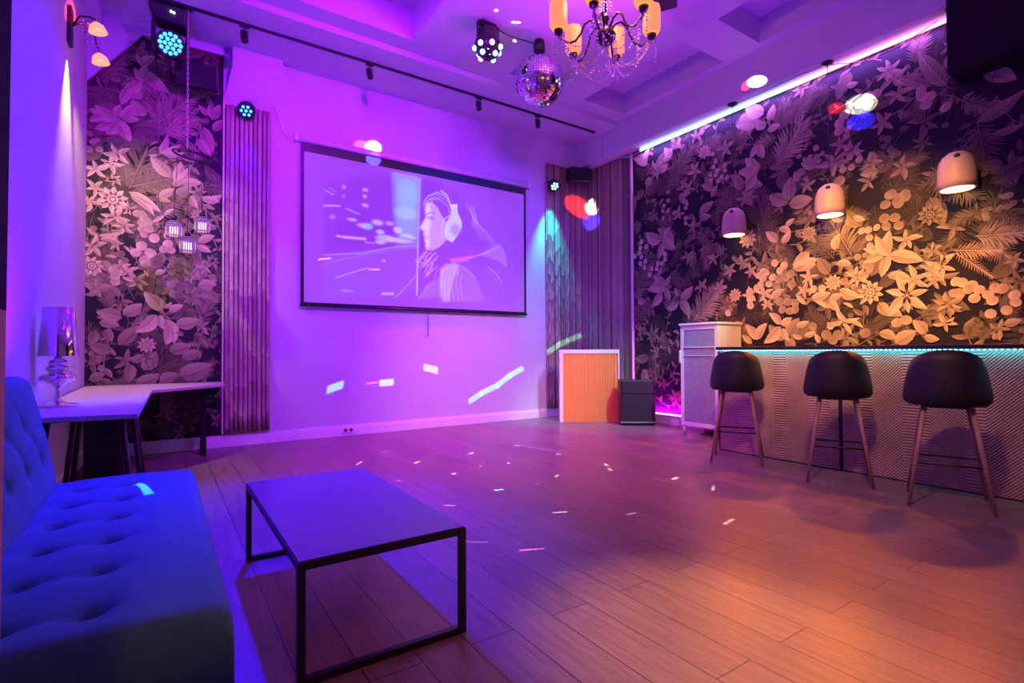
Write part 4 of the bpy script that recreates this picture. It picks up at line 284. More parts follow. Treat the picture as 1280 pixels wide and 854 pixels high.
# near wall end at the left edge of the frame: pale below, black above
struct(MB().hexa([(-.9, .72, 0), (-.150, .72, 0), (-.150, .80, 0), (-.9, .80, 0), (-.9, .72, 1.128), (-.1455, .72, 1.128), (-.1455, .80, 1.128), (-.9, .80, 1.128)]).build('wall_near_left', 'post'))
struct(MB().hexa([(-.9, .72, 1.128), (-.1455, .72, 1.128), (-.1455, .80, 1.128), (-.9, .80, 1.128), (-.9, .72, 4.67), (-.134, .72, 4.67), (-.134, .80, 4.67), (-.9, .80, 4.67)]).build('trim_6', 'darkwall'))
def baseboard(name, x0, x1, y0, y1, ax):
    b = MB()
    if ax == 'x': b.box(x0, x1, y1 - .022, y1, 0, .11); b.box(x0, x1, y1 - .014, y1, .11, .135)
    else: b.box(x1 - .022, x1, y0, y1, 0, .11); b.box(x1 - .014, x1, y0, y1, .11, .135)
    return struct(b.build(name, 'white', bevel=.003))
baseboard('baseboard_back', XL, XR, 0, YB, 'x'); baseboard('baseboard_right', 0, XR, YF, YB - .03, 'y')
lb = MB().box(XL, XL + .02, YF, YB, 0, .12); struct(lb.build('baseboard_left', 'white'))
# ---------------------------------------------------------------- botanical wallpaper
class Mural:
    def __init__(s, tf, W, z0, z1, x0=0):
        s.tf = tf; s.v = []; s.f = []; s.c = []; s.d = 0; s.W = (x0, W); s.Z = (z0, z1)
        s.poly([(x0, z0), (W, z0), (W, z1), (x0, z1)], [(.012, .010, .016)] * 4)
    def poly(s, pts, cols):
        n = len(s.v)
        for (a, b), c in zip(pts, cols):
            a = min(max(a, s.W[0]), s.W[1]); b = min(max(b, s.Z[0]), s.Z[1]); s.v.append(s.tf(a, b, s.d)); s.c.append(c)
        s.f.append(tuple(range(n, n + len(pts))))
    def fan(s, ctr, cc, ring, rc):
        n = len(s.v); s.poly_v(ctr, cc)
        for p, c in zip(ring, rc): s.poly_v(p, c)
        m_ = len(ring); s.f += [(n, n + 1 + i, n + 1 + (i + 1) % m_) for i in range(m_)]
    def poly_v(s, p, c):
        a = min(max(p[0], s.W[0]), s.W[1]); b = min(max(p[1], s.Z[0]), s.Z[1]); s.v.append(s.tf(a, b, s.d)); s.c.append(c)
    def lay(s): s.d += .0000055
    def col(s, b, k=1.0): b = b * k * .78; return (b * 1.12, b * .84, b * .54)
    def disc(s, c, r, b):
        s.lay(); sq = random.uniform(.82, 1); th = random.uniform(0, PI); N = 14
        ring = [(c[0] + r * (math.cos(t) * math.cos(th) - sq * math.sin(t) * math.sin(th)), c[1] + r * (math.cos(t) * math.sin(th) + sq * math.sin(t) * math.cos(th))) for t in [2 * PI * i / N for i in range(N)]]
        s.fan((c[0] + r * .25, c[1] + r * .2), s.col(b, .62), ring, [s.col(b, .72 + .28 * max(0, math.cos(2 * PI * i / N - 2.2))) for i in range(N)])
        
    def stroke(s, pts, w_, c):
        for i in range(len(pts) - 1):
            (x0, y0), (x1, y1) = pts[i], pts[i + 1]; d = math.hypot(x1 - x0, y1 - y0) or 1; nx, ny = -(y1 - y0) / d * w_ / 2, (x1 - x0) / d * w_ / 2
            s.poly([(x0 - nx, y0 - ny), (x1 - nx, y1 - ny), (x1 + nx, y1 + ny), (x0 + nx, y0 + ny)], [c] * 4)
    def leaf(s, a, t, w_=.45, b=.6, veins=True, curve=None, lay=True):
        if lay: s.lay()
        dx, dy = t[0] - a[0], t[1] - a[1]; L_ = math.hypot(dx, dy) or .01; ux, uy = dx / L_, dy / L_; nx, ny = -uy, ux
        cv = random.uniform(-.12, .12) if curve is None else curve; N = 8; mid = []; lt = []; rt = []
        for i in range(N + 1):
            q = i / N; ww = w_ * L_ * .5 * (math.sin(PI * q ** .8)) ** .8 if 0 < q < 1 else 0; off = cv * L_ * math.sin(PI * q)
            m0 = (a[0] + dx * q + nx * off, a[1] + dy * q + ny * off); mid.append(m0)
            wb = ww * (1 + .05 * (i % 2)); lt.append((m0[0] + nx * wb, m0[1] + ny * wb)); rt.append((m0[0] - nx * wb, m0[1] - ny * wb))
        for i in range(N):
            q = i / N; k = .55 + .4 * q
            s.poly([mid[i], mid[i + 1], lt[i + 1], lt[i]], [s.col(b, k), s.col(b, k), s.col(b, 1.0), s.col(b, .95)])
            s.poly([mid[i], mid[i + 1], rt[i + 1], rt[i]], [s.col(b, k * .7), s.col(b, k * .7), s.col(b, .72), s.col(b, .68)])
        if veins:
            d0 = s.d; s.d += .0000055; s.stroke(mid, L_ * .016, s.col(b, 1.25))
            if L_ > .10:
                for i in range(1, N):
                    for sd, ed in ((1, lt), (-1, rt)):
                        e = ed[min(N, i + 1)]; m0 = mid[i]
                        s.stroke([m0, (m0[0] + (e[0] - m0[0]) * .85, m0[1] + (e[1] - m0[1]) * .85)], L_ * .007, s.col(b, 1.15 if b < .7 else .5))
            s.d = d0
    def frond(s, a, t, w_=.5, b=.5):
        dx, dy = t[0] - a[0], t[1] - a[1]; L_ = math.hypot(dx, dy) or .01; ux, uy = dx / L_, dy / L_; nx, ny = -uy, ux; N = 15; s.lay()
        for i in range(N):
            q = .04 + .94 * i / N; ln = L_ * w_ * (1 - .55 * q) * (.55 + .6 * min(1, q * 4)); px, py = a[0] + dx * q, a[1] + dy * q
            for sd in (1, -1):
                an = math.radians(62 - 40 * q + random.uniform(-4, 4)); e = (px + ln * (ux * math.cos(an) + sd * nx * math.sin(an)), py + ln * (uy * math.cos(an) + sd * ny * math.sin(an)))
                s.leaf((px, py), e, .10 + .02 * random.random(), b * (.8 if sd > 0 else 1) * random.uniform(.8, 1.1), False, -.07 * sd, False)
        s.lay(); s.stroke([a, t], L_ * .014, s.col(b, 1.2))
    def star(s, c, r, n=5, b=.7):
        t0 = random.uniform(0, 6); s.lay(); s.lay()
        for i in range(n):
            an = t0 + 2 * PI * i / n + random.uniform(-.25, .25); rr = r * random.uniform(.75, 1.15)
            s.leaf(c, (c[0] + rr * math.cos(an), c[1] + rr * math.sin(an)), .36, b * random.uniform(.8, 1.08), rr > .09, None, False)
    def flower(s, c, r, b=1):
        n = 10; t0 = random.uniform(0, 1); s.lay()
        for i in range(n): an = t0 + 2 * PI * i / n; s.leaf((c[0] + .2 * r * math.cos(an), c[1] + .2 * r * math.sin(an)), (c[0] + r * math.cos(an), c[1] + r * math.sin(an)), .5, b * (1 if i % 2 else .85), False, 0, False)
        for rr, k in ((.40, .25), (.33, .9), (.24, .3), (.12, .8)):
            s.lay(); N = 16; s.fan(c, s.col(b, k), [(c[0] + r * rr * math.cos(2 * PI * j / N), c[1] + r * rr * math.sin(2 * PI * j / N)) for j in range(N)], [s.col(b, k)] * N)
    def berries(s, c, r, b):
        for i in range(random.randint(5, 9)):
            p = (c[0] + random.gauss(0, r * 1.9), c[1] + random.gauss(0, r * 1.9)); s.lay(); s.stroke([c, p], r * .15, s.col(b, .5)); s.disc(p, r * random.uniform(.8, 1.1), b * random.uniform(.7, 1.1))
    def vine(s, c, L_, b):
        an = random.uniform(0, 6.28); p = list(c); pts = [tuple(p)]
        for i in range(7): an += random.uniform(-.5, .5); p = [p[0] + L_ / 7 * math.cos(an), p[1] + L_ / 7 * math.sin(an)]; pts.append(tuple(p))
        s.lay(); s.stroke(pts, .008, s.col(b, .9)); s.lay()
        for i, q in enumerate(pts[1:]):
            a2 = an + (1.1 if i % 2 else -1.1) + random.uniform(-.4, .4); l2 = random.uniform(.06, .13); s.leaf(q, (q[0] + l2 * math.cos(a2), q[1] + l2 * math.sin(a2)), .4, b, False, None, False)
    def fill(s, n, seed):
        random.seed(seed); w0, w1 = s.W; z0, z1 = s.Z
        for i in range(n):
            c = (random.uniform(w0, w1), random.uniform(z0, z1)); k = i / n; b = (.10 + .30 * k) * random.uniform(.7, 1.3); r = random.random()
            if r < .22: an = random.uniform(0, 6.28); l_ = random.uniform(.3, .5) * (1.2 - .5 * k); s.frond(c, (c[0] + l_ * math.cos(an), c[1] + l_ * math.sin(an)), .5, b * .8)
            elif r < .5: s.star(c, random.uniform(.08, .17), random.choice((4, 5, 5, 6, 7)), b)
            elif r < .66: an = random.uniform(0, 6.28); l_ = random.uniform(.16, .32); s.leaf(c, (c[0] + l_ * math.cos(an), c[1] + l_ * math.sin(an)), .5, b)
            elif r < .84: s.vine(c, random.uniform(.4, .8), b * 1.1)
            else: s.berries(c, random.uniform(.025, .04), b * 1.2)
    def motifs(s, data, seed):
        random.seed(seed)
        for q in data:
            if q[0] == 'd': s.disc(q[1], q[2], q[3])
            elif q[0] == 'f': s.flower(q[1], q[2], q[3])
            elif q[0] == 's': s.star(q[1], q[2], q[4], q[3])
            elif q[0] == 'l': s.leaf(q[1], q[2], q[3], q[4])
            elif q[0] == 'p': s.frond(q[1], q[2], q[3], q[4])
    def build(s, label):
        me = bpy.data.meshes.new('wallpaper_mural'); me.from_pydata(s.v, [], s.f); o = bpy.data.objects.new('wallpaper_mural', me); COL.objects.link(o)
        at = me.color_attributes.new('Col', 'FLOAT_COLOR', 'POINT'); at.data.foreach_set('color', np.array([(*c, 1) for c in s.c], dtype=np.float32).ravel())
        me.materials.append(MT['mural']); return tag(o, label, 'wallpaper')
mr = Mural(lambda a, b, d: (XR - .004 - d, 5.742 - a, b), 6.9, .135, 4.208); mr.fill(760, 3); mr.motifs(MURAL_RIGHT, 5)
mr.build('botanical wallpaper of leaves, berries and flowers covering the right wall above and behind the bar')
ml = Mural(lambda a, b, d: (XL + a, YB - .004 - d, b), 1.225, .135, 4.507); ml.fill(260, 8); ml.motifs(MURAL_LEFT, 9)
ml.build('narrow botanical wallpaper panel between the blue left wall and the bamboo canes, behind the desk')
# ---------------------------------------------------------------- bamboo cane panels
def cane_panel(label, p0, p1, n, r, z0, z1, material, gap=.0, seed=1, skip_top=0):
    random.seed(seed); p0, p1 = Vector(p0), Vector(p1); d = (p1 - p0); t = thing('bamboo_panel', label, 'bamboo panel', (p0 + p1) / 2)
    for i in range(n):
        c = p0 + d * ((i + .5) / n); rr = r * random.uniform(.88, 1.04); zt = z1 - random.uniform(0, skip_top); prof = [(rr * .98, z0)]; z = z0 + random.uniform(.05, .35)
        while z < zt - .04:
            prof += [(rr * .96, z - .012), (rr * 1.10, z - .004), (rr * 1.10, z + .004), (rr * .96, z + .012)]; z += random.uniform(.26, .4)
        prof.append((rr * .97, zt)); b = MB(); b.lathe(prof, (c.x + random.uniform(-.002, .002), c.y, 0), 10); b.build('bamboo_cane', material, t)
    return t
bl = cane_panel('tall panel of thick bamboo canes left of the projection screen, under the corbel', (.585, 6.79, 0), (1.07, 6.79, 0), 10, .0232, .16, 3.97, 'bamboo', seed=2, skip_top=.03)
MB().box(.562, .578, 6.775, YB - .004, .16, 4.0).build('edge_batten', 'batten', bl)
br_ = cane_panel('panel of thin bamboo canes on the back wall just right of the screen', (5.235, 6.803, 0), (6.14, 6.803, 0), 28, .0150, .15, 4.19, 'reed', seed=3)
bs = cane_panel('panel of thin bamboo canes on the right wall beside the wallpaper', (6.140, 6.775, 0), (6.140, 5.765, 0), 27, .0165, .15, 4.19, 'reed', seed=4)
MB().box(6.115, XR - .004, 5.744, 5.758, .14, 4.2).build('edge_batten', 'batten', bs)
# ---------------------------------------------------------------- projection screen with its projected picture
PX0, PX1, PZ0, PZ1 = 1.445, 4.768, 1.70, 3.575
sc = thing('projection_screen', 'wide pull-down projection screen showing a woman in headphones, on the back wall', 'projection screen', (3.1, 6.76, 2.66))
def picture():
    W_, H_ = 340, 192; sx = (PX1 - PX0) / (PZ1 - PZ0); X, Y = np.meshgrid(np.linspace(0, 1, W_), np.linspace(0, 1, H_)); Xa = X * sx
    I = np.zeros((H_, W_, 3)); I[:] = (.30, .06, .72); rng = np.random.RandomState(3)
    I *= (1 + .10 * (np.sin(Xa * 5 + Y * 3))[..., None])
    def mix(al, c): I[:] = I * (1 - al[..., None]) + np.array(c) * al[..., None]
    def segd(p, q):
        p = np.array([p[0] * sx, p[1]]); q = np.array([q[0] * sx, q[1]]); d = q - p; L2 = (d ** 2).sum() + 1e-9
        t = np.clip(((Xa - p[0]) * d[0] + (Y - p[1]) * d[1]) / L2, 0, 1); return np.hypot(Xa - p[0] - t * d[0], Y - p[1] - t * d[1])
    for q in PICTURE:
        if q[0] == 'P':
            pts = q[1]; ins = np.zeros_like(X, bool); D = np.full_like(X, 9.)
            for i in range(len(pts)):
                a, b = pts[i], pts[(i + 1) % len(pts)]; D = np.minimum(D, segd(a, b))
                if a[1] != b[1]: ins ^= ((a[1] > Y) != (b[1] > Y)) & (X < (b[0] - a[0]) * (Y - a[1]) / (b[1] - a[1]) + a[0])
            sd = np.where(ins, D, -D); mix(q[3] * np.clip(.5 + sd / (2 * q[4]), 0, 1), q[2])
        elif q[0] == 'L':
            D = np.minimum.reduce([segd(q[1][i], q[1][i + 1]) for i in range(len(q[1]) - 1)]); mix(q[4] * np.clip(1.3 - D / q[2] * 1.3, 0, 1), q[3])
        else:
            e = ((X - q[1][0]) / q[2][0]) ** 2 + ((Y - q[1][1]) / q[2][1]) ** 2; mix(q[4] * np.clip(1.2 - e, 0, 1), q[3])
    v = [(PX0 + (PX1 - PX0) * i / (W_ - 1), 6.768, PZ0 + (PZ1 - PZ0) * j / (H_ - 1)) for j in range(H_) for i in range(W_)]
    f = [(j * W_ + i, j * W_ + i + 1, (j + 1) * W_ + i + 1, (j + 1) * W_ + i) for j in range(H_ - 1) for i in range(W_ - 1)]
    me = bpy.data.meshes.new('projected_picture'); me.from_pydata([tuple(Vector(p) - sc.location) for p in v], [], f); o = bpy.data.objects.new('projected_picture', me); COL.objects.link(o); o.parent = sc
    at = me.color_attributes.new('Col', 'FLOAT_COLOR', 'POINT'); at.data.foreach_set('color', np.concatenate([I.reshape(-1, 3), np.ones((W_ * H_, 1))], 1).astype(np.float32).ravel())
    me.materials.append(vcol_mat('projected_light', .8, .80, .16, .1)); return o
MB().box(1.41, 4.809, 6.772, 6.780, 1.66, 3.68).build('black_border', 'black', sc)
picture()
MB().cyl((1.36, 6.785, 3.735), (4.86, 6.785, 3.735), .04, seg=20).build('housing_tube', 'screen_case', sc)
for x in (1.33, 4.85): MB().box(x, x + .04, 6.74, YB - .003, 3.69, 3.78).build('housing_bracket', 'screen_case', sc)
MB().cyl((1.40, 6.772, 1.665), (4.82, 6.772, 1.665), .016, seg=12).build('bottom_bar', 'black', sc)
MB().tube([(3.11, 6.772, 1.65), (3.112, 6.772, 1.5), (3.11, 6.772, 1.34)], .005).sphere((3.11, 6.772, 1.32), .012, 10).build('pull_cord', 'black', sc)
# ---------------------------------------------------------------- ceiling track and its spotlights
tr = thing('ceiling_light_track', 'thin dark lighting track along the ceiling above the projection screen', 'light track', (2.7, 6.167, 4.6))
MB().box(-.3, 5.72, 6.152, 6.182, 4.578, 4.60).build('rail', 'black', tr)
for x in (-.31, 5.70): MB().box(x, x + .035, 6.145, 6.19, 4.57, 4.599).build('end_cap', 'black', tr)
def track_spot(x, label, tilt):
    t = thing('track_spotlight', label, 'spotlight', (x, 6.167, 4.578), 'spotlights on the ceiling track')
    MB().box(x - .045, x + .045, 6.15, 6.184, 4.55, 4.578).build('track_adapter', 'black', t, .003)
    MB().cyl((x, 6.167, 4.555), (x, 6.167, 4.515), .007, seg=8).box(x - .036, x - .030, 6.155, 6.18, 4.44, 4.52).box(x + .030, x + .036, 6.155, 6.18, 4.44, 4.52).box(x - .036, x + .036, 6.155, 6.18, 4.514, 4.52).build('yoke', 'black', t)
    d = Vector(tilt).normalized(); c = V(x, 6.167, 4.455); MB().lathe([(.018, -.055), (.03, -.05), (.033, .0), (.036, .05), (.036, .055), (.028, .05)], c, 18, d).build('lamp_head', 'black', t)
for x, lb_, tl in ((.705, 'black track spotlight nearest the blue-lit stage light, over the corbel', (.1, -.2, -1)), (2.065, 'black track spotlight above the left half of the screen', (.2, -.3, -1)), (3.595, 'black track spotlight above the right half of the screen, left of the mirror ball', (.5, .4, -1)), (4.607, 'black track spotlight just below the mirror ball, last before the room corner', (0, -.1, -1))): track_spot(x, lb_, tl)
# ---------------------------------------------------------------- stage lights
t = thing('stage_wash_light', 'black moving-head stage light with a glowing blue LED face above the left wallpaper', 'stage light', (.05, 6.33, 4.6))
MB().box(-.08, .20, 6.22, 6.44, 4.575, 4.60).build('ceiling_plate', 'black', t, .004)
MB().hexa([(-.10, 6.24, 4.44), (.18, 6.20, 4.40), (.20, 6.44, 4.40), (-.08, 6.46, 4.44), (-.15, 6.18, 4.55), (.20, 6.18, 4.58), (.22, 6.46, 4.58), (-.13, 6.46, 4.58)]).build('base', 'blackplastic', t, .025, 3)
for s_ in (-1, 1): MB().box(.05 + s_ * .145 - .02, .05 + s_ * .145 + .02, 6.26, 6.36, 4.12, 4.42).build('yoke_arm', 'blackplastic', t, .012)
hd = V(.05, 6.30, 4.22); fd = V(-.05, -1, -.35).normalized()
hm = MB().lathe([(.05, -.12), (.10, -.11), (.125, -.05), (.128, .07), (.118, .08), (.118, .068)], hd, 28, fd).build('head', 'blackplastic', t)
a_, b_ = fd.cross(V(0, 0, 1)).normalized(), None; b_ = a_.cross(fd)
lm = MB()
for k in range(12 + 6 + 1):
    rr, an = (.088, 2 * PI * k / 12) if k < 12 else ((.046, 2 * PI * k / 6) if k < 18 else (0, 0))
    lm.sphere(hd + fd * .072 + a_ * rr * math.cos(an) + b_ * rr * math.sin(an), .019, 10)
lm.build('led_lenses', 'blueled', t)
MB().sphere((.05, 6.19, 4.505), .012, 8).sphere((.075, 6.19, 4.5), .012, 8).build('status_light', 'whiteled', t)
def par(label, x, y, z, led, nrm):
    t = thing('mini_par_light', label, 'stage light', (x, y, z)); nrm = Vector(nrm).normalized()
    MB().box(x - .07, x + .07, y + .02, YB, z + .05, z + .07).cyl((x, y + .04, z + .06), (x, y + .04, z), .012, seg=8).build('wall_bracket', 'black', t)
    MB().lathe([(.045, -.06), (.085, -.05), (.095, .0), (.098, .045), (.088, .05), (.086, .04)], (x, y, z), 24, nrm).build('housing', 'black', t)
    q = MB(); a = nrm.cross(V(0, 0, 1)).normalized(); b = a.cross(nrm)
    for k in range(7):
        rr = .05 if k < 6 else 0; q.sphere(Vector((x, y, z)) + nrm * .046 + a * rr * math.cos(k * PI / 3) + b * rr * math.sin(k * PI / 3), .016, 10)
    q.build('led_lenses', led, t)
par('small black stage light with blue LEDs on top of the thick bamboo canes', .795, 6.70, 3.90, 'blueled', (-.25, -.75, -.7))
par('small black stage light with cyan-green LEDs at the top right corner of the back wall', 5.31, 6.68, 3.80, 'greenled', (-.1, -.75, -.7))
def wall_speaker(label, c, ax, w_, h_, d_):
    t = thing('wall_loudspeaker', label, 'loudspeaker', c); ax = Vector(ax).normalized(); sd = ax.cross(V(0, 0, 1)).normalized(); up = sd.cross(ax); c = Vector(c)
    MB().obox(c, sd * w_ / 2, up * h_ / 2, ax * d_ / 2).build('cabinet', 'blackplastic', t, .012)
    MB().obox(c + ax * (d_ / 2 + .004), sd * (w_ / 2 - .015), up * (h_ / 2 - .015), ax * .004).build('grille', 'fabric', t, .003)
    MB().tube([c - ax * d_ / 2, c - ax * (d_ / 2 + .05) + V(0, .03, 0)], .015).box(c.x - .04, c.x + .04, YB - .03, YB - .012, c.z - .06, c.z + .06).build('bracket', 'black', t)
wall_speaker('black wall loudspeaker hanging over the left wallpaper, behind the chain', (.30, 6.62, 4.11), (-.15, -1, -.25), .40, .24, .22)
wall_speaker('dark loudspeaker up under the beam against the thin bamboo canes', (5.80, 6.62, 4.03), (-.35, -1, -.1), .38, .22, .22)
# effect light (LED ball)
dc = V(2.935, 4.83, 4.43); t = thing('led_effect_ball', 'black faceted LED effect light hanging from the ceiling left of the mirror ball', 'effect light', (dc.x, dc.y, ZC))
MB().box(dc.x - .09, dc.x + .09, dc.y - .03, dc.y + .03, ZC - .015, ZC).box(dc.x - .13, dc.x - .12, dc.y - .02, dc.y + .02, dc.z, ZC - .04).box(dc.x + .12, dc.x + .13, dc.y - .02, dc.y + .02, dc.z, ZC - .04).box(dc.x - .13, dc.x + .13, dc.y - .02, dc.y + .02, ZC - .045, ZC - .015).build('bracket', 'black', t)
MB().lathe([(.09, .0), (.125, .03), (.125, .13), (.10, .17)], dc, 8, smooth=False).build('housing', 'blackplastic', t)
MB().sphere(dc - V(0, 0, .01), .15, 12).build('lens_dome', 'black', t)
cols_ = ['whiteled', 'pinkled', 'greenled', 'cyanled']
for k in range(11):
    an = k * 2 * PI / 7 if k < 7 else k * 2 * PI / 4 + .4; el = -.25 if k < 7 else -.85
    p = dc - V(0, 0, .01) + V(math.cos(an) * math.cos(el), math.sin(an) * math.cos(el), math.sin(el)) * .148
    MB().sphere(p, .028, 12).build('lens', cols_[k % 4] if k != 8 else 'greenled', t)
MB().tube([dc + V(.1, 0, .22), V(3.2, 4.8, 4.6), V(3.4, 4.8, 4.62), V(3.56, 4.79, 4.62)], .006).build('power_cable', 'black', t)
# mirror ball
mc = V(3.6, 4.78, 4.2); t = thing('mirror_ball', 'large silver mirror ball hanging from a black motor beside the chandelier', 'mirror ball', (mc.x, mc.y, ZC))
MB().lathe([(.065, 0), (.065, .09), (.055, .10), (.055, .13)], (mc.x, mc.y, ZC - .13), 20).build('motor', 'blackplastic', t)
MB().cyl((mc.x, mc.y, mc.z + .28), (mc.x, mc.y, ZC - .12), .008, seg=8).build('rod', 'chrome', t)
MB().sphere(mc, .276, 40).build('core', 'black', t)
random.seed(5); tb = MB(); nl = 30
for i in range(nl):
    th0, th1 = PI * (i + .06) / nl, PI * (i + .94) / nl; k_ = max(6, int(2 * nl * math.sin((th0 + th1) / 2)))
    for k in range(k_):
        p0, p1 = 2 * PI * (k + .05) / k_, 2 * PI * (k + .95) / k_; j1, j2 = random.gauss(0, .0010), random.gauss(0, .0010)
        P_ = lambda th, ph, j: mc + V(math.sin(th) * math.cos(ph), math.sin(th) * math.sin(ph), math.cos(th)) * (.283 + j)
        n0 = len(tb.v); tb.add([P_(th0, p0, j1), P_(th1, p0, -j1), P_(th1, p1, j2 - j1), P_(th0, p1, j2 + j1)], [(0, 1, 2, 3)])
tb.build('mirror_tiles', 'mirror', t, fix=False)
# ---------------------------------------------------------------- chandelier
cc = V(3.24, 3.327, 3.88); t = thing('chandelier', 'black-armed crystal chandelier with glowing amber shades hanging from the ceiling', 'chandelier', (cc.x, cc.y, ZC))
MB().lathe([(.07, .0), (.06, -.03), (.02, -.05)], (cc.x, cc.y, ZC), 20).build('ceiling_cup', 'black', t)
MB().tube([(cc.x, cc.y, ZC - .04), (cc.x, cc.y, cc.z + .08)], .009).build('stem', 'black', t)
MB().lathe([(.01, -.10), (.05, -.085), (.085, -.05), (.09, -.01), (.06, .03), (.03, .06), (.02, .10), (.035, .14), (.015, .18)], cc, 24).build('hub', 'black', t)
def beads(pts, r, n):
    b = MB(); P = [Vector(p) for p in pts]; L_ = [0]
    for i in range(len(P) - 1): L_.append(L_[-1] + (P[i + 1] - P[i]).length)
    for k in range(n):
        s_ = L_[-1] * k / max(1, n - 1); i = max(j for j in range(len(L_)) if L_[j] <= s_ + 1e-9); i = min(i, len(P) - 2); q = (s_ - L_[i]) / max(1e-6, L_[i + 1] - L_[i])
        b.sphere(P[i].lerp(P[i + 1], q), r * .85 * (1 if k % 3 else 1.35), 6)
    return b
tips = []
for k, dg in enumerate((150, 92, 32, -28, -87, -147)):
    a = math.radians(dg); u = V(math.cos(a), math.sin(a), 0); R_ = .42
    prof = [(.05, .04), (.09, .10), (.14, .12), (.19, .08), (.22, 0), (.27, -.07), (.33, -.09), (.39, -.06), (.42, .0)]
    arm = MB().tube([cc + u * r + V(0, 0, z) for r, z in prof], .010, 8).build('arm', 'black', t)
    tip = cc + u * R_; tips.append(tip)
    MB().lathe([(.008, -.03), (.035, -.01), (.042, .02), (.02, .03)], tip, 16).build('candle_cup', 'black', arm)
    MB().lathe([(.060, .03), (.078, .06), (.080, .22), (.074, .27), (.070, .27), (.074, .21), (.072, .06)], tip, 20, cap=False).build('crystal_shade', 'shadeglow', arm)
    MB().sphere(tip + V(0, 0, .12), .03, 12).build('bulb', 'bulb', arm)
    beads([tip + u * .03 + V(0, 0, z) for z in (-.02, -.12, -.22)], .009, 8).build('crystal_strand', 'crystal', arm)
for k in range(6):
    a, b = tips[k], tips[(k + 1) % 6]
    for dp in (.26, .16): beads([a.lerp(b, q) - V(0, 0, .03 + dp * math.sin(PI * q)) - ((a + b) / 2 - cc) * .25 * math.sin(PI * q) for q in [i / 10 for i in range(11)]], .0085, 24).build('crystal_swag', 'crystal', t)
    beads([a.lerp(cc, q) - V(0, 0, .05 + .22 * math.sin(PI * q)) for q in [i / 10 for i in range(9)]], .0085, 18).build('crystal_swag', 'crystal', t)
    u = (a - cc) * .22; beads([cc + u - V(0, 0, z) for z in (.06, .16, .28)], .009, 11).build('crystal_strand', 'crystal', t)
    beads([cc + (a - cc) * .15 + V(0, 0, .08), cc + (a - cc) * .08 + V(0, 0, .62)], .009, 20).build('crystal_strand', 'crystal', t)
MB().lathe([(.004, -.20), (.022, -.17), (.004, -.13)], cc - V(0, 0, .12), 12).build('crystal_drop', 'crystal', t)
# ceiling projector
t = thing('ceiling_projector', 'black projector partly cut by the top of the frame behind the chandelier', 'projector', (4.02, 3.36, ZC))
MB().cyl((4.02, 3.36, 4.60), (4.02, 3.36, ZC), .02).build('mount', 'black', t)
MB().obox((4.02, 3.36, 4.545), V(.16, .10, 0), V(-.07, .11, 0), V(0, 0, .05)).build('body', 'blackplastic', t, .015)
MB().cyl((3.93, 3.49, 4.54), (3.92, 3.51, 4.54), .03).build('lens', 'glass', t)
# ---------------------------------------------------------------- bar counter
BX, BY1, BZ = 5.03, 3.486, 1.115
bar = thing('bar_counter', 'long bar counter with carved zigzag front panels and a dark top', 'bar counter', (5.25, 1.4, 0))
MB().box(4.995, 5.62, YF + .6, BY1, 1.083, BZ).build('countertop', 'black', bar, .003)
for y0, y1 in ((2.27, 3.47), (1.02, 2.235), (-.23, .985), (-.95, -.265)): MB().box(BX, BX + .03, y0, y1, .012, 1.083).build('front_panel', 'chevron', bar)
MB().box(BX + .012, BX + .05, YF + .6, BY1 - .005, 0.0, 1.083).build('carcass', 'black', bar)
MB().box(BX, 5.58, 3.465, BY1 - .003, .0, 1.083).build('side_panel', 'black', bar)
MB().box(BX + .03, 5.58, YF + .65, YF + .67, .0, 1.083).build('side_panel', 'black', bar)
led = thing('counter_led_strip', 'dotted cyan LED strip glowing under the front edge of the bar top', 'LED strip', (5.01, 1.4, 1.08))
MB().box(5.000, 5.016, -.95, 3.46, 1.0785, 1.083).build('tape', 'white', led)
q = MB(); y = -.6
while y < 3.46: q.box(5.002, 5.012, y, y + .016, 1.0725, 1.0785); y += .033
q.build('led_chips', 'cyanled', led)
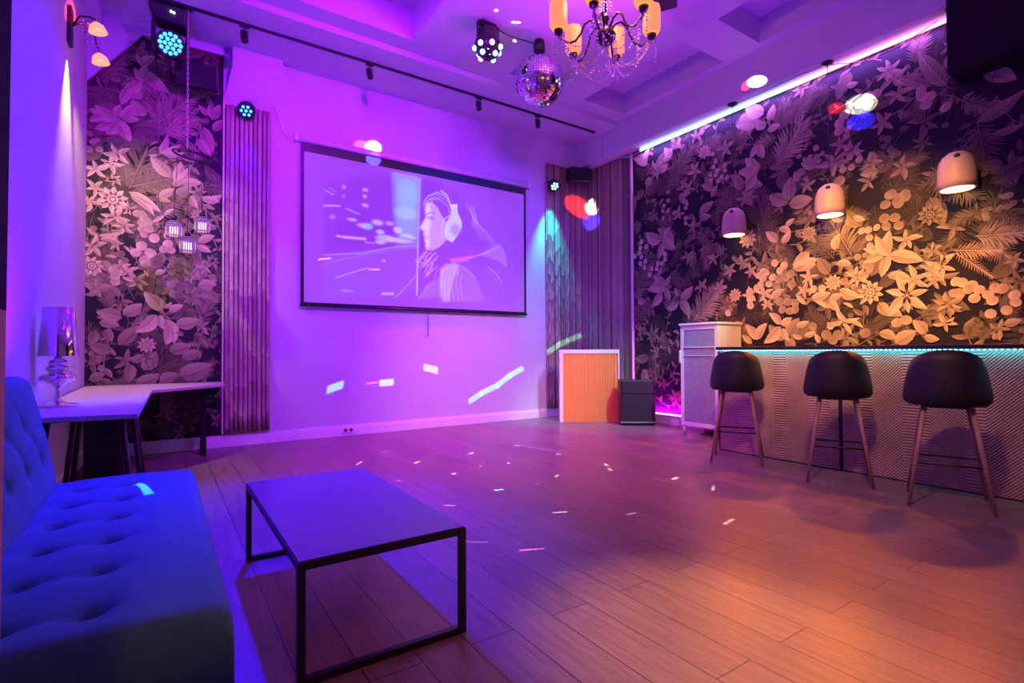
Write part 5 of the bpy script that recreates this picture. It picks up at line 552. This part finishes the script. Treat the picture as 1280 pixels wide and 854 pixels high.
# ---------------------------------------------------------------- bar stools
def bar_stool(c, rot, label):
    t = thing('bar_stool', label, 'bar stool', (0, 0, 0), 'bar stools at the counter')
    N, K = 36, 9; vs = []; fs = []; b = MB(); H = .30
    for i in range(N + 1):
        a = math.radians(-128 + 256 * i / N); ca = math.cos(a)
        h = .05 + (H - .02) * (max(0.0, (math.cos(a) + .10) / 1.10) ** .40)
        ww, dd = .238, .215
        for j in range(K + 1):
            s_ = j / K
            if s_ < .5: q_ = s_ / .5; r_ = 1.0 * math.sin(q_ * PI / 2) ** .75; z = .0 + .045 * (1 - math.cos(q_ * PI / 2)) ** 3
            else: q_ = (s_ - .5) / .5; r_ = 1.0 - .13 * q_ ** 1.4 - .08 * q_ * q_ * max(0, ca); z = .045 + q_ * (h + .005)
            vs.append((-dd * ca * r_, ww * math.sin(a) * r_, .695 + z))
    for i in range(N):
        for j in range(K): fs.append((i * (K + 1) + j, (i + 1) * (K + 1) + j, (i + 1) * (K + 1) + j + 1, i * (K + 1) + j + 1))
    b.add(vs, fs, True); sh = b.build('seat_shell', 'shell', t, fix=False); so = sh.modifiers.new('thickness', 'SOLIDIFY'); so.thickness = .02; so.offset = 0
    MB().lathe([(.0001, .70), (.16, .70), (.19, .72), (.205, .755), (.19, .768), (.10, .775), (.0001, .776)], (.02, 0, 0), 28).build('seat_cushion', 'shell', t)
    MB().box(-.11, .13, -.11, .11, .672, .69).build('seat_plate', 'black', t, .004)
    ft = []
    for sx, sy in ((-1, -1), (1, -1), (1, 1), (-1, 1)):
        top = V(.01 + sx * .125, sy * .125, .685); bot = V(.01 + sx * .225, sy * .225, 0); MB().cyl(bot, top, .0105, .016, 12).build('leg', 'stoolleg', t); ft.append(bot.lerp(top, .43))
    MB().tube([ft[0], ft[1], ft[2], ft[3]], .007, 8, True).build('footrest', 'black', t)
    t.location = c; t.rotation_euler = (0, 0, rot); return t
st = bar_stool((4.70, 3.05, 0), math.radians(30), 'black bucket bar stool nearest the white cabinet at the far end of the bar')
dup(st, (4.66, 2.11, 0), 'middle black bucket bar stool in front of the dark panel seam of the bar', math.radians(26))
dup(st, (4.58, 1.36, 0), 'black bucket bar stool at the right, closest to the camera', math.radians(20))
# ---------------------------------------------------------------- pendant lamps over the bar
def pendant(y, label):
    t = thing('pendant_lamp', label, 'pendant lamp', (6.0, y, 4.208), 'bell pendants over the bar')
    MB().lathe([(.06, 0), (.06, -.02), (.015, -.03)], (6.0, y, 4.208), 20).build('ceiling_rose', 'black', t)
    MB().tube([(6.0, y, 4.19), (6.0, y, 2.86)], .004, 6).build('cord', 'black', t)
    MB().lathe([(.141, 2.535), (.143, 2.60), (.141, 2.70), (.130, 2.775), (.105, 2.83), (.06, 2.866), (.02, 2.878), (.001, 2.88)], (6.0, y, 0), 32).add([], []).build('bell_shade', 'bell', t)
    MB().lathe([(.014, 2.875), (.014, 2.90)], (6.0, y, 0), 12).sphere((5.905, y - .03, 2.81), .028, 10).build('cord_grip', 'black', t)
    MB().lathe([(.0001, 2.531), (.118, 2.531), (.122, 2.5345)], (6.0, y, 0), 32).build('diffuser', 'pend', t)
    return t
pd = pendant(3.90, 'leftmost and farthest bell-shaped pendant lamp, above the white cabinet end of the bar')
dup(pd, (6.0, 2.76, 4.208), 'middle bell-shaped pendant lamp, glowing amber over the centre of the bar')
dup(pd, (6.0, 1.67, 4.208), 'bell-shaped pendant lamp nearest the camera, against the dark top right wall')
tag(MB().tube([(6.02, 3.94, 4.20), (6.0, 3.5, 4.19), (5.99, 3.1, 4.20), (6.02, 2.77, 4.195), (6.07, 2.45, 4.09), (6.07, 2.1, 4.10), (6.06, 1.80, 4.18)], .004, 6).build('electric_cable', 'black'), 'thin black cable strung along the glowing tube between the pendant lamps', 'cable')
# LED tube along the wall
lt = thing('led_tube', 'long glowing LED tube where the wallpaper meets the drop beam', 'LED tube', (6.13, 3.6, 4.17))
def tube_mat():
    M = mat('led_tube_gradient', (.8, .8, .8), .4); tt = M.node_tree; b = tt.nodes['Principled BSDF']; tc = nn(tt, 'ShaderNodeTexCoord'); sp = nn(tt, 'ShaderNodeSeparateXYZ'); tt.links.new(tc.outputs['Object'], sp.inputs[0])
    r = nn(tt, 'ShaderNodeValToRGB'); mr_ = nn(tt, 'ShaderNodeMapRange'); mr_.inputs[1].default_value = -1.9; mr_.inputs[2].default_value = 1.9; tt.links.new(sp.outputs[1], mr_.inputs[0]); tt.links.new(mr_.outputs[0], r.inputs[0])
    e = r.color_ramp.elements; e[0].position = 0; e[0].color = (1, .22, .65, 1); e[1].position = 1; e[1].color = (.30, .75, 1, 1); n = e.new(.28); n.color = (1, .25, .8, 1); n = e.new(.42); n.color = (.45, .55, 1, 1)
    tt.links.new(r.outputs[0], b.inputs['Emission Color']); b.inputs['Emission Strength'].default_value = 4; return M
MB().cyl((6.11, 1.72, 4.176), (6.11, 5.53, 4.176), .022, seg=14).build('light_tube', tube_mat(), lt)
for y in (1.695, 5.53): MB().cyl((6.11, y, 4.176), (6.11, y + .025, 4.176), .026, seg=14).build('end_cap', 'white', lt)
tag(MB().tube([(6.135, 5.56, 4.17), (6.11, 5.68, 4.14), (6.10, 5.82, 4.15), (6.08, 6.0, 4.19)], .005, 6).build('electric_cable', 'cord'), 'white cord running from the LED tube to the top of the thin bamboo canes', 'cable')
fl = thing('floor_led_strip', 'pink glowing LED strip low on the wall between the black speaker and white cabinet', 'LED strip', (6.14, 5.0, .14))
MB().box(6.115, 6.139, 4.5, 5.45, .135, .142).build('channel', 'white', fl); MB().box(6.112, 6.136, 4.5, 5.45, .142, .158).build('light_bar', 'pinkled', fl)
# ---------------------------------------------------------------- white cabinet with frosted door
cbn = thing('display_cabinet', 'tall white cabinet with a frosted glass door between the speaker and the bar', 'cabinet', (5.88, 4.18, 0))
X0, X1, Y0, Y1, H_ = 5.63, 6.12, 3.90, 4.45, 1.40
c_ = MB().box(X0 + .02, X1, Y0, Y0 + .02, .10, H_).box(X0 + .02, X1, Y1 - .02, Y1, .10, H_).box(X1 - .015, X1, Y0 + .02, Y1 - .02, .10, H_).box(X0 + .02, X1 - .015, Y0 + .02, Y1 - .02, .10, .12)
c_.build('body', 'white', cbn, .002)
MB().box(X0 - .015, X1 + .01, Y0 - .015, Y1 + .015, H_, H_ + .03).build('top_board', 'white', cbn, .004)
for z in (.42, .74, 1.12): MB().box(X0 + .03, X1 - .015, Y0 + .02, Y1 - .02, z, z + .018).build('shelf', 'white', cbn)
dr = MB().box(X0, X0 + .018, Y0, Y0 + .045, .11, H_ - .005).box(X0, X0 + .018, Y1 - .045, Y1, .11, H_ - .005).box(X0, X0 + .018, Y0 + .045, Y1 - .045, .11, .16).box(X0, X0 + .018, Y0 + .045, Y1 - .045, H_ - .055, H_ - .005).build('door', 'white', cbn, .002)
MB().box(X0 + .006, X0 + .012, Y0 + .045, Y1 - .045, .16, H_ - .055).build('glass_pane', 'cabglass', dr)
MB().box(X0 - .02, X0, Y1 - .012, Y1 + .012, .92, 1.08).build('handle', 'white', dr, .004)
MB().box(X0 - .004, X0 + .002, Y0 + .045, Y1 - .045, 1.115, 1.127).box(X0 - .004, X0 + .002, Y0 + .045, Y1 - .045, 1.01, 1.016).build('door_rail', 'white', dr)
for x, y in ((X0 + .03, Y0 + .03), (X1 - .04, Y0 + .03), (X0 + .03, Y1 - .03), (X1 - .04, Y1 - .03)): MB().lathe([(.014, 0), (.024, .10)], (x, y, 0), 10).build('foot', 'white', cbn)
# ---------------------------------------------------------------- small corner counter with orange slats
A0, A1 = V(5.015, 6.195, 0), V(5.747, 5.665, 0); ux = (A1 - A0).normalized(); nx_ = V(-ux.y, ux.x, 0); W_ = (A1 - A0).length; up = V(0, 0, 1)
cn = thing('corner_counter', 'small white-framed counter with an orange vertically slatted front in the far right corner', 'counter', (A0 + A1) / 2 + nx_ * .15)
def ob(b, x0, x1, y0, y1, z0, z1): return b.obox(A0 + ux * (x0 + x1) / 2 + nx_ * (y0 + y1) / 2 + up * (z0 + z1) / 2, ux * (x1 - x0) / 2, nx_ * (y1 - y0) / 2, up * (z1 - z0) / 2)
ob(MB(), 0, .05, 0, .30, 0, 1.04).build('side_board', 'white', cn, .003); ob(MB(), W_ - .022, W_, 0, .30, 0, 1.04).build('side_board', 'white', cn, .003)
ob(MB(), 0, W_, 0, .30, 1.04, 1.10).build('top_board', 'white', cn, .004)
bp_ = ob(MB(), .05, W_ - .022, .03, .05, 0, 1.04).build('backing_board', 'slat', cn)
q = MB(); x = .055
while x < W_ - .05: ob(q, x, x + .026, .014, .031, 0, 1.04); x += .0335
q.build('slatted_front', 'slat', cn)
# black floor speaker
B0 = A0 * .955 + ux * (W_ * .955 + .012) ; B0.z = 0
sp_ = thing('floor_loudspeaker', 'black box-shaped floor loudspeaker beside the orange-slatted counter', 'loudspeaker', B0 + ux * .24 + nx_ * .13)
def sb(b, x0, x1, y0, y1, z0, z1): return b.obox(B0 + ux * (x0 + x1) / 2 + nx_ * (y0 + y1) / 2 + up * (z0 + z1) / 2, ux * (x1 - x0) / 2, nx_ * (y1 - y0) / 2, up * (z1 - z0) / 2)
sb(MB(), 0, .50, 0, .24, .02, .655).build('cabinet', 'blackplastic', sp_, .012)
sb(MB(), .02, .48, -.012, 0, .06, .45).build('grille', 'fabric', sp_, .004); sb(MB(), .02, .48, -.012, 0, .465, .64).build('upper_grille', 'fabric', sp_, .004)
for x in (.05, .45): sb(MB(), x - .025, x + .025, .03, .2, 0, .02).build('foot', 'black', sp_)
sb(MB(), .0, .50, -.003, .0, .045, .055).build('trim_line', 'white', sp_)
# ---------------------------------------------------------------- sofa
so = thing('tufted_sofa', 'armless blue velvet sofa with button-tufted seat and back at the left front', 'sofa', (-.15, 2.4, 0))
def cushion(name, o, eu, ev, en, LU, LV, T, tufts, creases, rad, parent, nu=70, nv=110):
    # rounded slab; o corner, eu/ev edge directions, en normal
    o, eu, ev, en = map(Vector, (o, eu, ev, en)); vs = []; fs = []
    for i in range(nu + 1):
        for j in range(nv + 1):
            u_, v_ = LU * i / nu, LV * j / nv; d = min(u_, LU - u_, 9); e = min(v_, LV - v_, 9)
            hh = 0
            for dd in (d, e):
                if dd < rad: hh -= rad - math.sqrt(max(0, rad * rad - (rad - dd) ** 2))
            puff = 0.012 * math.sin(PI * min(1, max(0, u_ / LU))) 
            for (a, b) in tufts:
                r2 = math.hypot(u_ - a, v_ - b); hh -= .032 * math.exp(-(r2 / .030) ** 2) + .016 * math.exp(-(r2 / .09) ** 2)
            for (a, b, c, d2) in creases:
                dx, dy = c - a, d2 - b; L2 = dx * dx + dy * dy; tt = min(1, max(0, ((u_ - a) * dx + (v_ - b) * dy) / L2)); r2 = math.hypot(u_ - a - tt * dx, v_ - b - tt * dy); hh -= .010 * math.exp(-(r2 / .014) ** 2) * math.sin(PI * tt) ** .5
            vs.append(o + eu * u_ + ev * v_ + en * (T + puff + max(hh, -T * .8)))
    n1 = len(vs)
    for i in range(nu): 
        for j in range(nv): a = i * (nv + 1) + j; fs.append((a, a + nv + 1, a + nv + 2, a + 1))
    ring = [i * (nv + 1) for i in range(nu + 1)] + [nu * (nv + 1) + j for j in range(1, nv + 1)] + [i * (nv + 1) + nv for i in range(nu - 1, -1, -1)] + [j for j in range(nv - 1, 0, -1)]
    for k in ring:
        i, j = divmod(k, nv + 1); vs.append(o + eu * (LU * i / nu) + ev * (LV * j / nv))
    m_ = len(ring)
    for k in range(m_): fs.append((ring[k], ring[(k + 1) % m_], n1 + (k + 1) % m_, n1 + k))
    fs.append(tuple(n1 + k for k in range(m_)))
    b = MB(); b.add(vs, fs, True); return b.build(name, 'velvet', parent)
ys_ = [.17 + .30 * k for k in range(6)]
stf = [(x, y + (.0 if n % 2 == 0 else .0)) for y in ys_ for n, x in enumerate((.13, .31))]
scr = [(x - .07, y - .02, x + .08, y + .015) for x, y in stf] + [(.13, y, .31, y + .02) for y in ys_]
cushion('seat_cushion', (-.46, 1.49, .25), (1, 0, 0), (0, 1, 0), (0, 0, 1), .615, 1.90, .195, stf, scr, .05, so)
bk_u = V(-.112, 0, .54).normalized(); bn = V(.54, 0, .112).normalized()
btf = [(h_, y + (.15 if k else 0)) for k, h_ in enumerate((.20, .38)) for y in ys_[:6] if y + (.15 if k else 0) < 1.8]
bcr = [(h_, y, .38 if h_ < .3 else .52, y + s_ * .15) for h_, y in btf for s_ in (-1, 1)]
bkc = cushion('backrest', V(-.405, 1.49, .40) - bn * .13, bk_u, (0, 1, 0), bn, .60, 1.85, .13, btf, bcr, .06, so)
for h_, y in btf:
    p = V(-.405, 1.49, .40) + bk_u * h_ + V(0, y, 0) - bn * .028; MB().lathe([(.014, -.004), (.012, .003), (.0001, .006)], p, 12, bn).build('button', 'velvet', bkc)
MB().box(-.44, .125, 1.52, 3.36, .17, .26).build('frame', 'black', so, .01)
for x in (-.38, .06):
    for y in (1.62, 3.26): MB().cyl((x, y, 0), (x, y, .18), .014, .022, 12).build('leg', 'black', so)
# ---------------------------------------------------------------- coffee table
ct = thing('coffee_table', 'low rectangular coffee table with a black metal frame and dark glassy top beside the sofa', 'coffee table', (.68, 2.42, 0))
TX0, TX1, TY0, TY1, TZ = .365, .98, 1.79, 3.04, .405
MB().box(TX0 + .004, TX1 - .004, TY0 + .004, TY1 - .004, TZ - .006, TZ).build('table_top', 'glass', ct, .002)
def bars(b, segs, h=.0125):
    for p, q_ in segs:
        b.box(min(p[0], q_[0]) - h, max(p[0], q_[0]) + h, min(p[1], q_[1]) - h, max(p[1], q_[1]) + h, min(p[2], q_[2]) - h, max(p[2], q_[2]) + h)
    return b
hh = .0125; a0, a1, b0, b1, zt = TX0 + hh, TX1 - hh, TY0 + hh, TY1 - hh, TZ - .006 - hh
bars(MB(), [((a0, b0, zt), (a1, b0, zt)), ((a0, b1, zt), (a1, b1, zt)), ((a0, b0 + .026, zt), (a0, b1 - .026, zt)), ((a1, b0 + .026, zt), (a1, b1 - .026, zt))]).build('top_frame', 'black', ct)
for x in (a0, a1):
    for y in (b0, b1): bars(MB(), [((x, y, hh), (x, y, zt - .026))]).build('leg', 'black', ct)
for y in (b0, b1): bars(MB(), [((a0 + .026, y, hh), (a1 - .026, y, hh))]).build('floor_bar', 'black', ct)
# ---------------------------------------------------------------- desk with side shelf
dk = thing('wall_desk', 'pale-topped angled desk along the blue wall, reaching behind the sofa', 'desk', (-.35, 5.0, 0))
top = [(-.64, 3.60), (-.11, 3.52), (-.075, 5.63), (.55, 6.29), (.555, 6.79), (-.64, 6.79)]
b = MB(); n = len(top); b.add([(x, y, .722) for x, y in top] + [(x, y, .75) for x, y in top], [tuple(reversed(range(n))), tuple(range(n, 2 * n))] + [(i, (i + 1) % n, n + (i + 1) % n, n + i) for i in range(n)])
b.build('desk_top', 'wood', dk, .003)
def trestle(y):
    b = MB()
    for x0, x1 in ((-.53, -.60), (-.20, -.13)): b.tube([(x0, y, .715), (x1, y, .012)], .018, 8)
    b.tube([(-.60, y, .014), (-.13, y, .014)], .014, 8); b.tube([(-.53, y, .705), (-.20, y, .705)], .014, 8); return b
for y in (3.85, 5.05, 5.45): trestle(y).build('leg_frame', 'black', dk)
bars(MB(), [((.37, 6.40, .02), (.37, 6.40, .70)), ((.37, 6.70, .02), (.37, 6.70, .70)), ((.37, 6.426, .02), (.37, 6.674, .02))], .02).build('leg_frame', 'black', dk)
st_ = thing('storage_box', 'dark box standing on the floor under the desk', 'box', (-.40, 5.95, 0))
MB().box(-.56, -.26, 5.78, 6.12, .0, .60).build('box_body', 'blackplastic', st_, .01); MB().box(-.57, -.25, 5.77, 6.13, .60, .64).build('lid', 'blackplastic', st_, .006)
# table lamp
lc = V(-.545, 4.33, .75); LS = .86; t = thing('table_lamp', 'chrome table lamp with a tapered mirror-finish shade on the desk', 'lamp', lc)
MB().lathe([(r * LS, z * LS) for r, z in [(.0001, 0), (.125, 0), (.128, .006), (.11, .014), (.05, .022), (.025, .04), (.018, .07), (.016, .11), (.022, .14), (.05, .165), (.095, .185), (.108, .205), (.10, .225), (.06, .24), (.05, .25), (.07, .262), (.078, .275), (.07, .288), (.045, .298), (.058, .31), (.06, .322), (.04, .335), (.02, .35), (.03, .362), (.014, .38), (.012, .42)]], lc, 32).build('turned_base', 'chrome', t)
MB().lathe([(r * LS, z * LS) for r, z in [(.118, .365), (.092, .72), (.090, .72), (.116, .365)]], lc, 40, cap=False).build('lamp_shade', 'chrome', t)
MB().sphere(lc + V(0, 0, .42), .03, 14).build('bulb', 'bell', t)
# ---------------------------------------------------------------- chain pendant cluster
t = thing('lantern_cluster', 'cluster of three small glass lanterns hanging on a chain before the left wallpaper', 'pendant lamp', (.197, 6.2, 4.6))
MB().lathe([(.05, 0), (.05, -.02), (.01, -.03)], (.197, 6.2, 4.60), 18).build('ceiling_rose', 'black', t)
q = MB(); z = 4.57; k = 0
while z > 3.15:
    ax = V(1, 0, 0) if k % 2 else V(0, 1, 0); q.tube([V(.197, 6.2, z) + ax * .009 * math.cos(s_) + V(0, 0, .018 * math.sin(s_)) for s_ in [2 * PI * i / 8 for i in range(8)]], .003, 5, True); z -= .028; k += 1
q.build('chain', 'batten', t)
MB().tube([(.24 + .17 * math.cos(s_), 6.2 + .12 * math.sin(s_), 3.09 - .02 * math.cos(s_)) for s_ in [2 * PI * i / 28 for i in range(28)]], .010, 8, True).tube([(.197, 6.2, 3.16), (.12, 6.12, 3.10)], .005).tube([(.197, 6.2, 3.16), (.36, 6.26, 3.09)], .005).build('hoop', 'black', t)
for lx, ly, lz in ((.085, 6.16, 2.29), (.333, 6.24, 2.379), (.201, 6.14, 2.142)):
    ln = MB().tube([(.24 + (lx - .24) * .8, 6.2 + (ly - 6.2), 3.09), (lx, ly, lz + .15)], .003, 6).lathe([(.03, lz + .10), (.022, lz + .15), (.008, lz + .16)], (lx, ly, 0), 12).build('lantern', 'black', t)
    g = .068; MB().box(lx - g, lx + g, ly - g, ly + g, lz - .06, lz + .07).hexa([(lx - g, ly - g, lz + .07), (lx + g, ly - g, lz + .07), (lx + g, ly + g, lz + .07), (lx - g, ly + g, lz + .07), (lx - .03, ly - .03, lz + .105), (lx + .03, ly - .03, lz + .105), (lx + .03, ly + .03, lz + .105), (lx - .03, ly + .03, lz + .105)]).build('glass_cube', 'clear', ln, .006)
    q = MB()
    for i in range(4): q.tube([(lx - .03 + .02 * i, ly - .005, lz - .03), (lx - .03 + .02 * i, ly - .005, lz + .04)], .005, 6)
    q.build('filament', 'bulb', ln)
# ---------------------------------------------------------------- wall sconce
t = thing('wall_sconce', 'lit wall sconce with curved arms and glass shades high on the blue left wall', 'wall lamp', (XL, 5.5, 3.75))
MB().box(XL, XL + .03, 5.44, 5.56, 3.60, 3.90).build('wall_plate', 'black', t, .006)
for s_, zz in ((-1, 3.80), (1, 3.66)):
    pts = [(XL + .03, 5.5, 3.76), (XL + .08, 5.5 + s_ * .05, 3.83), (XL + .15, 5.5 + s_ * .10, 3.82), (XL + .19, 5.5 + s_ * .12, zz)]
    ar = MB().tube(pts, .008).build('arm', 'black', t)
    MB().lathe([(.016, .0), (.05, .03), (.065, .08), (.062, .08), (.046, .03), (.014, .004)], (XL + .19, 5.5 + s_ * .12, zz - .02), 18, V(.2, 0, -1)).build('glass_shade', 'amberglass', ar)
    MB().sphere((XL + .20, 5.5 + s_ * .12, zz - .05), .022, 12).build('bulb', 'bulb', ar)
for i in range(5): beads([(XL + .10 + .03 * i, 5.44 + .03 * i, 3.80), (XL + .10 + .03 * i, 5.44 + .03 * i, 3.66 - .01 * i)], .008, 6).build('crystal_strand', 'crystal', t)
# ---------------------------------------------------------------- small wall details
tag(MB().tube([(1.112, 6.81, 4.07), (1.15, 6.81, 3.95), (1.19, 6.81, 3.86), (1.20, 6.81, 3.79), (1.25, 6.81, 3.74), (1.287, 6.81, 3.67)], .006, 6).tube([(1.125, 6.81, 4.06), (1.17, 6.81, 3.93), (1.205, 6.81, 3.83), (1.20, 6.81, 3.79)], .005, 6).build('loose_cord', 'cord'), 'white cord dangling on the wall between the bamboo canes and the screen', 'cable')
t = thing('wall_socket', 'small double wall socket on the white baseboard below the screen', 'socket', (1.997, 6.80, .07))
MB().box(1.93, 2.07, 6.793, 6.806, .04, .11).build('plate', 'white', t, .003)
for x in (1.965, 2.035): MB().cyl((x, 6.789, .075), (x, 6.794, .075), .02).build('outlet', 'blackplastic', t)
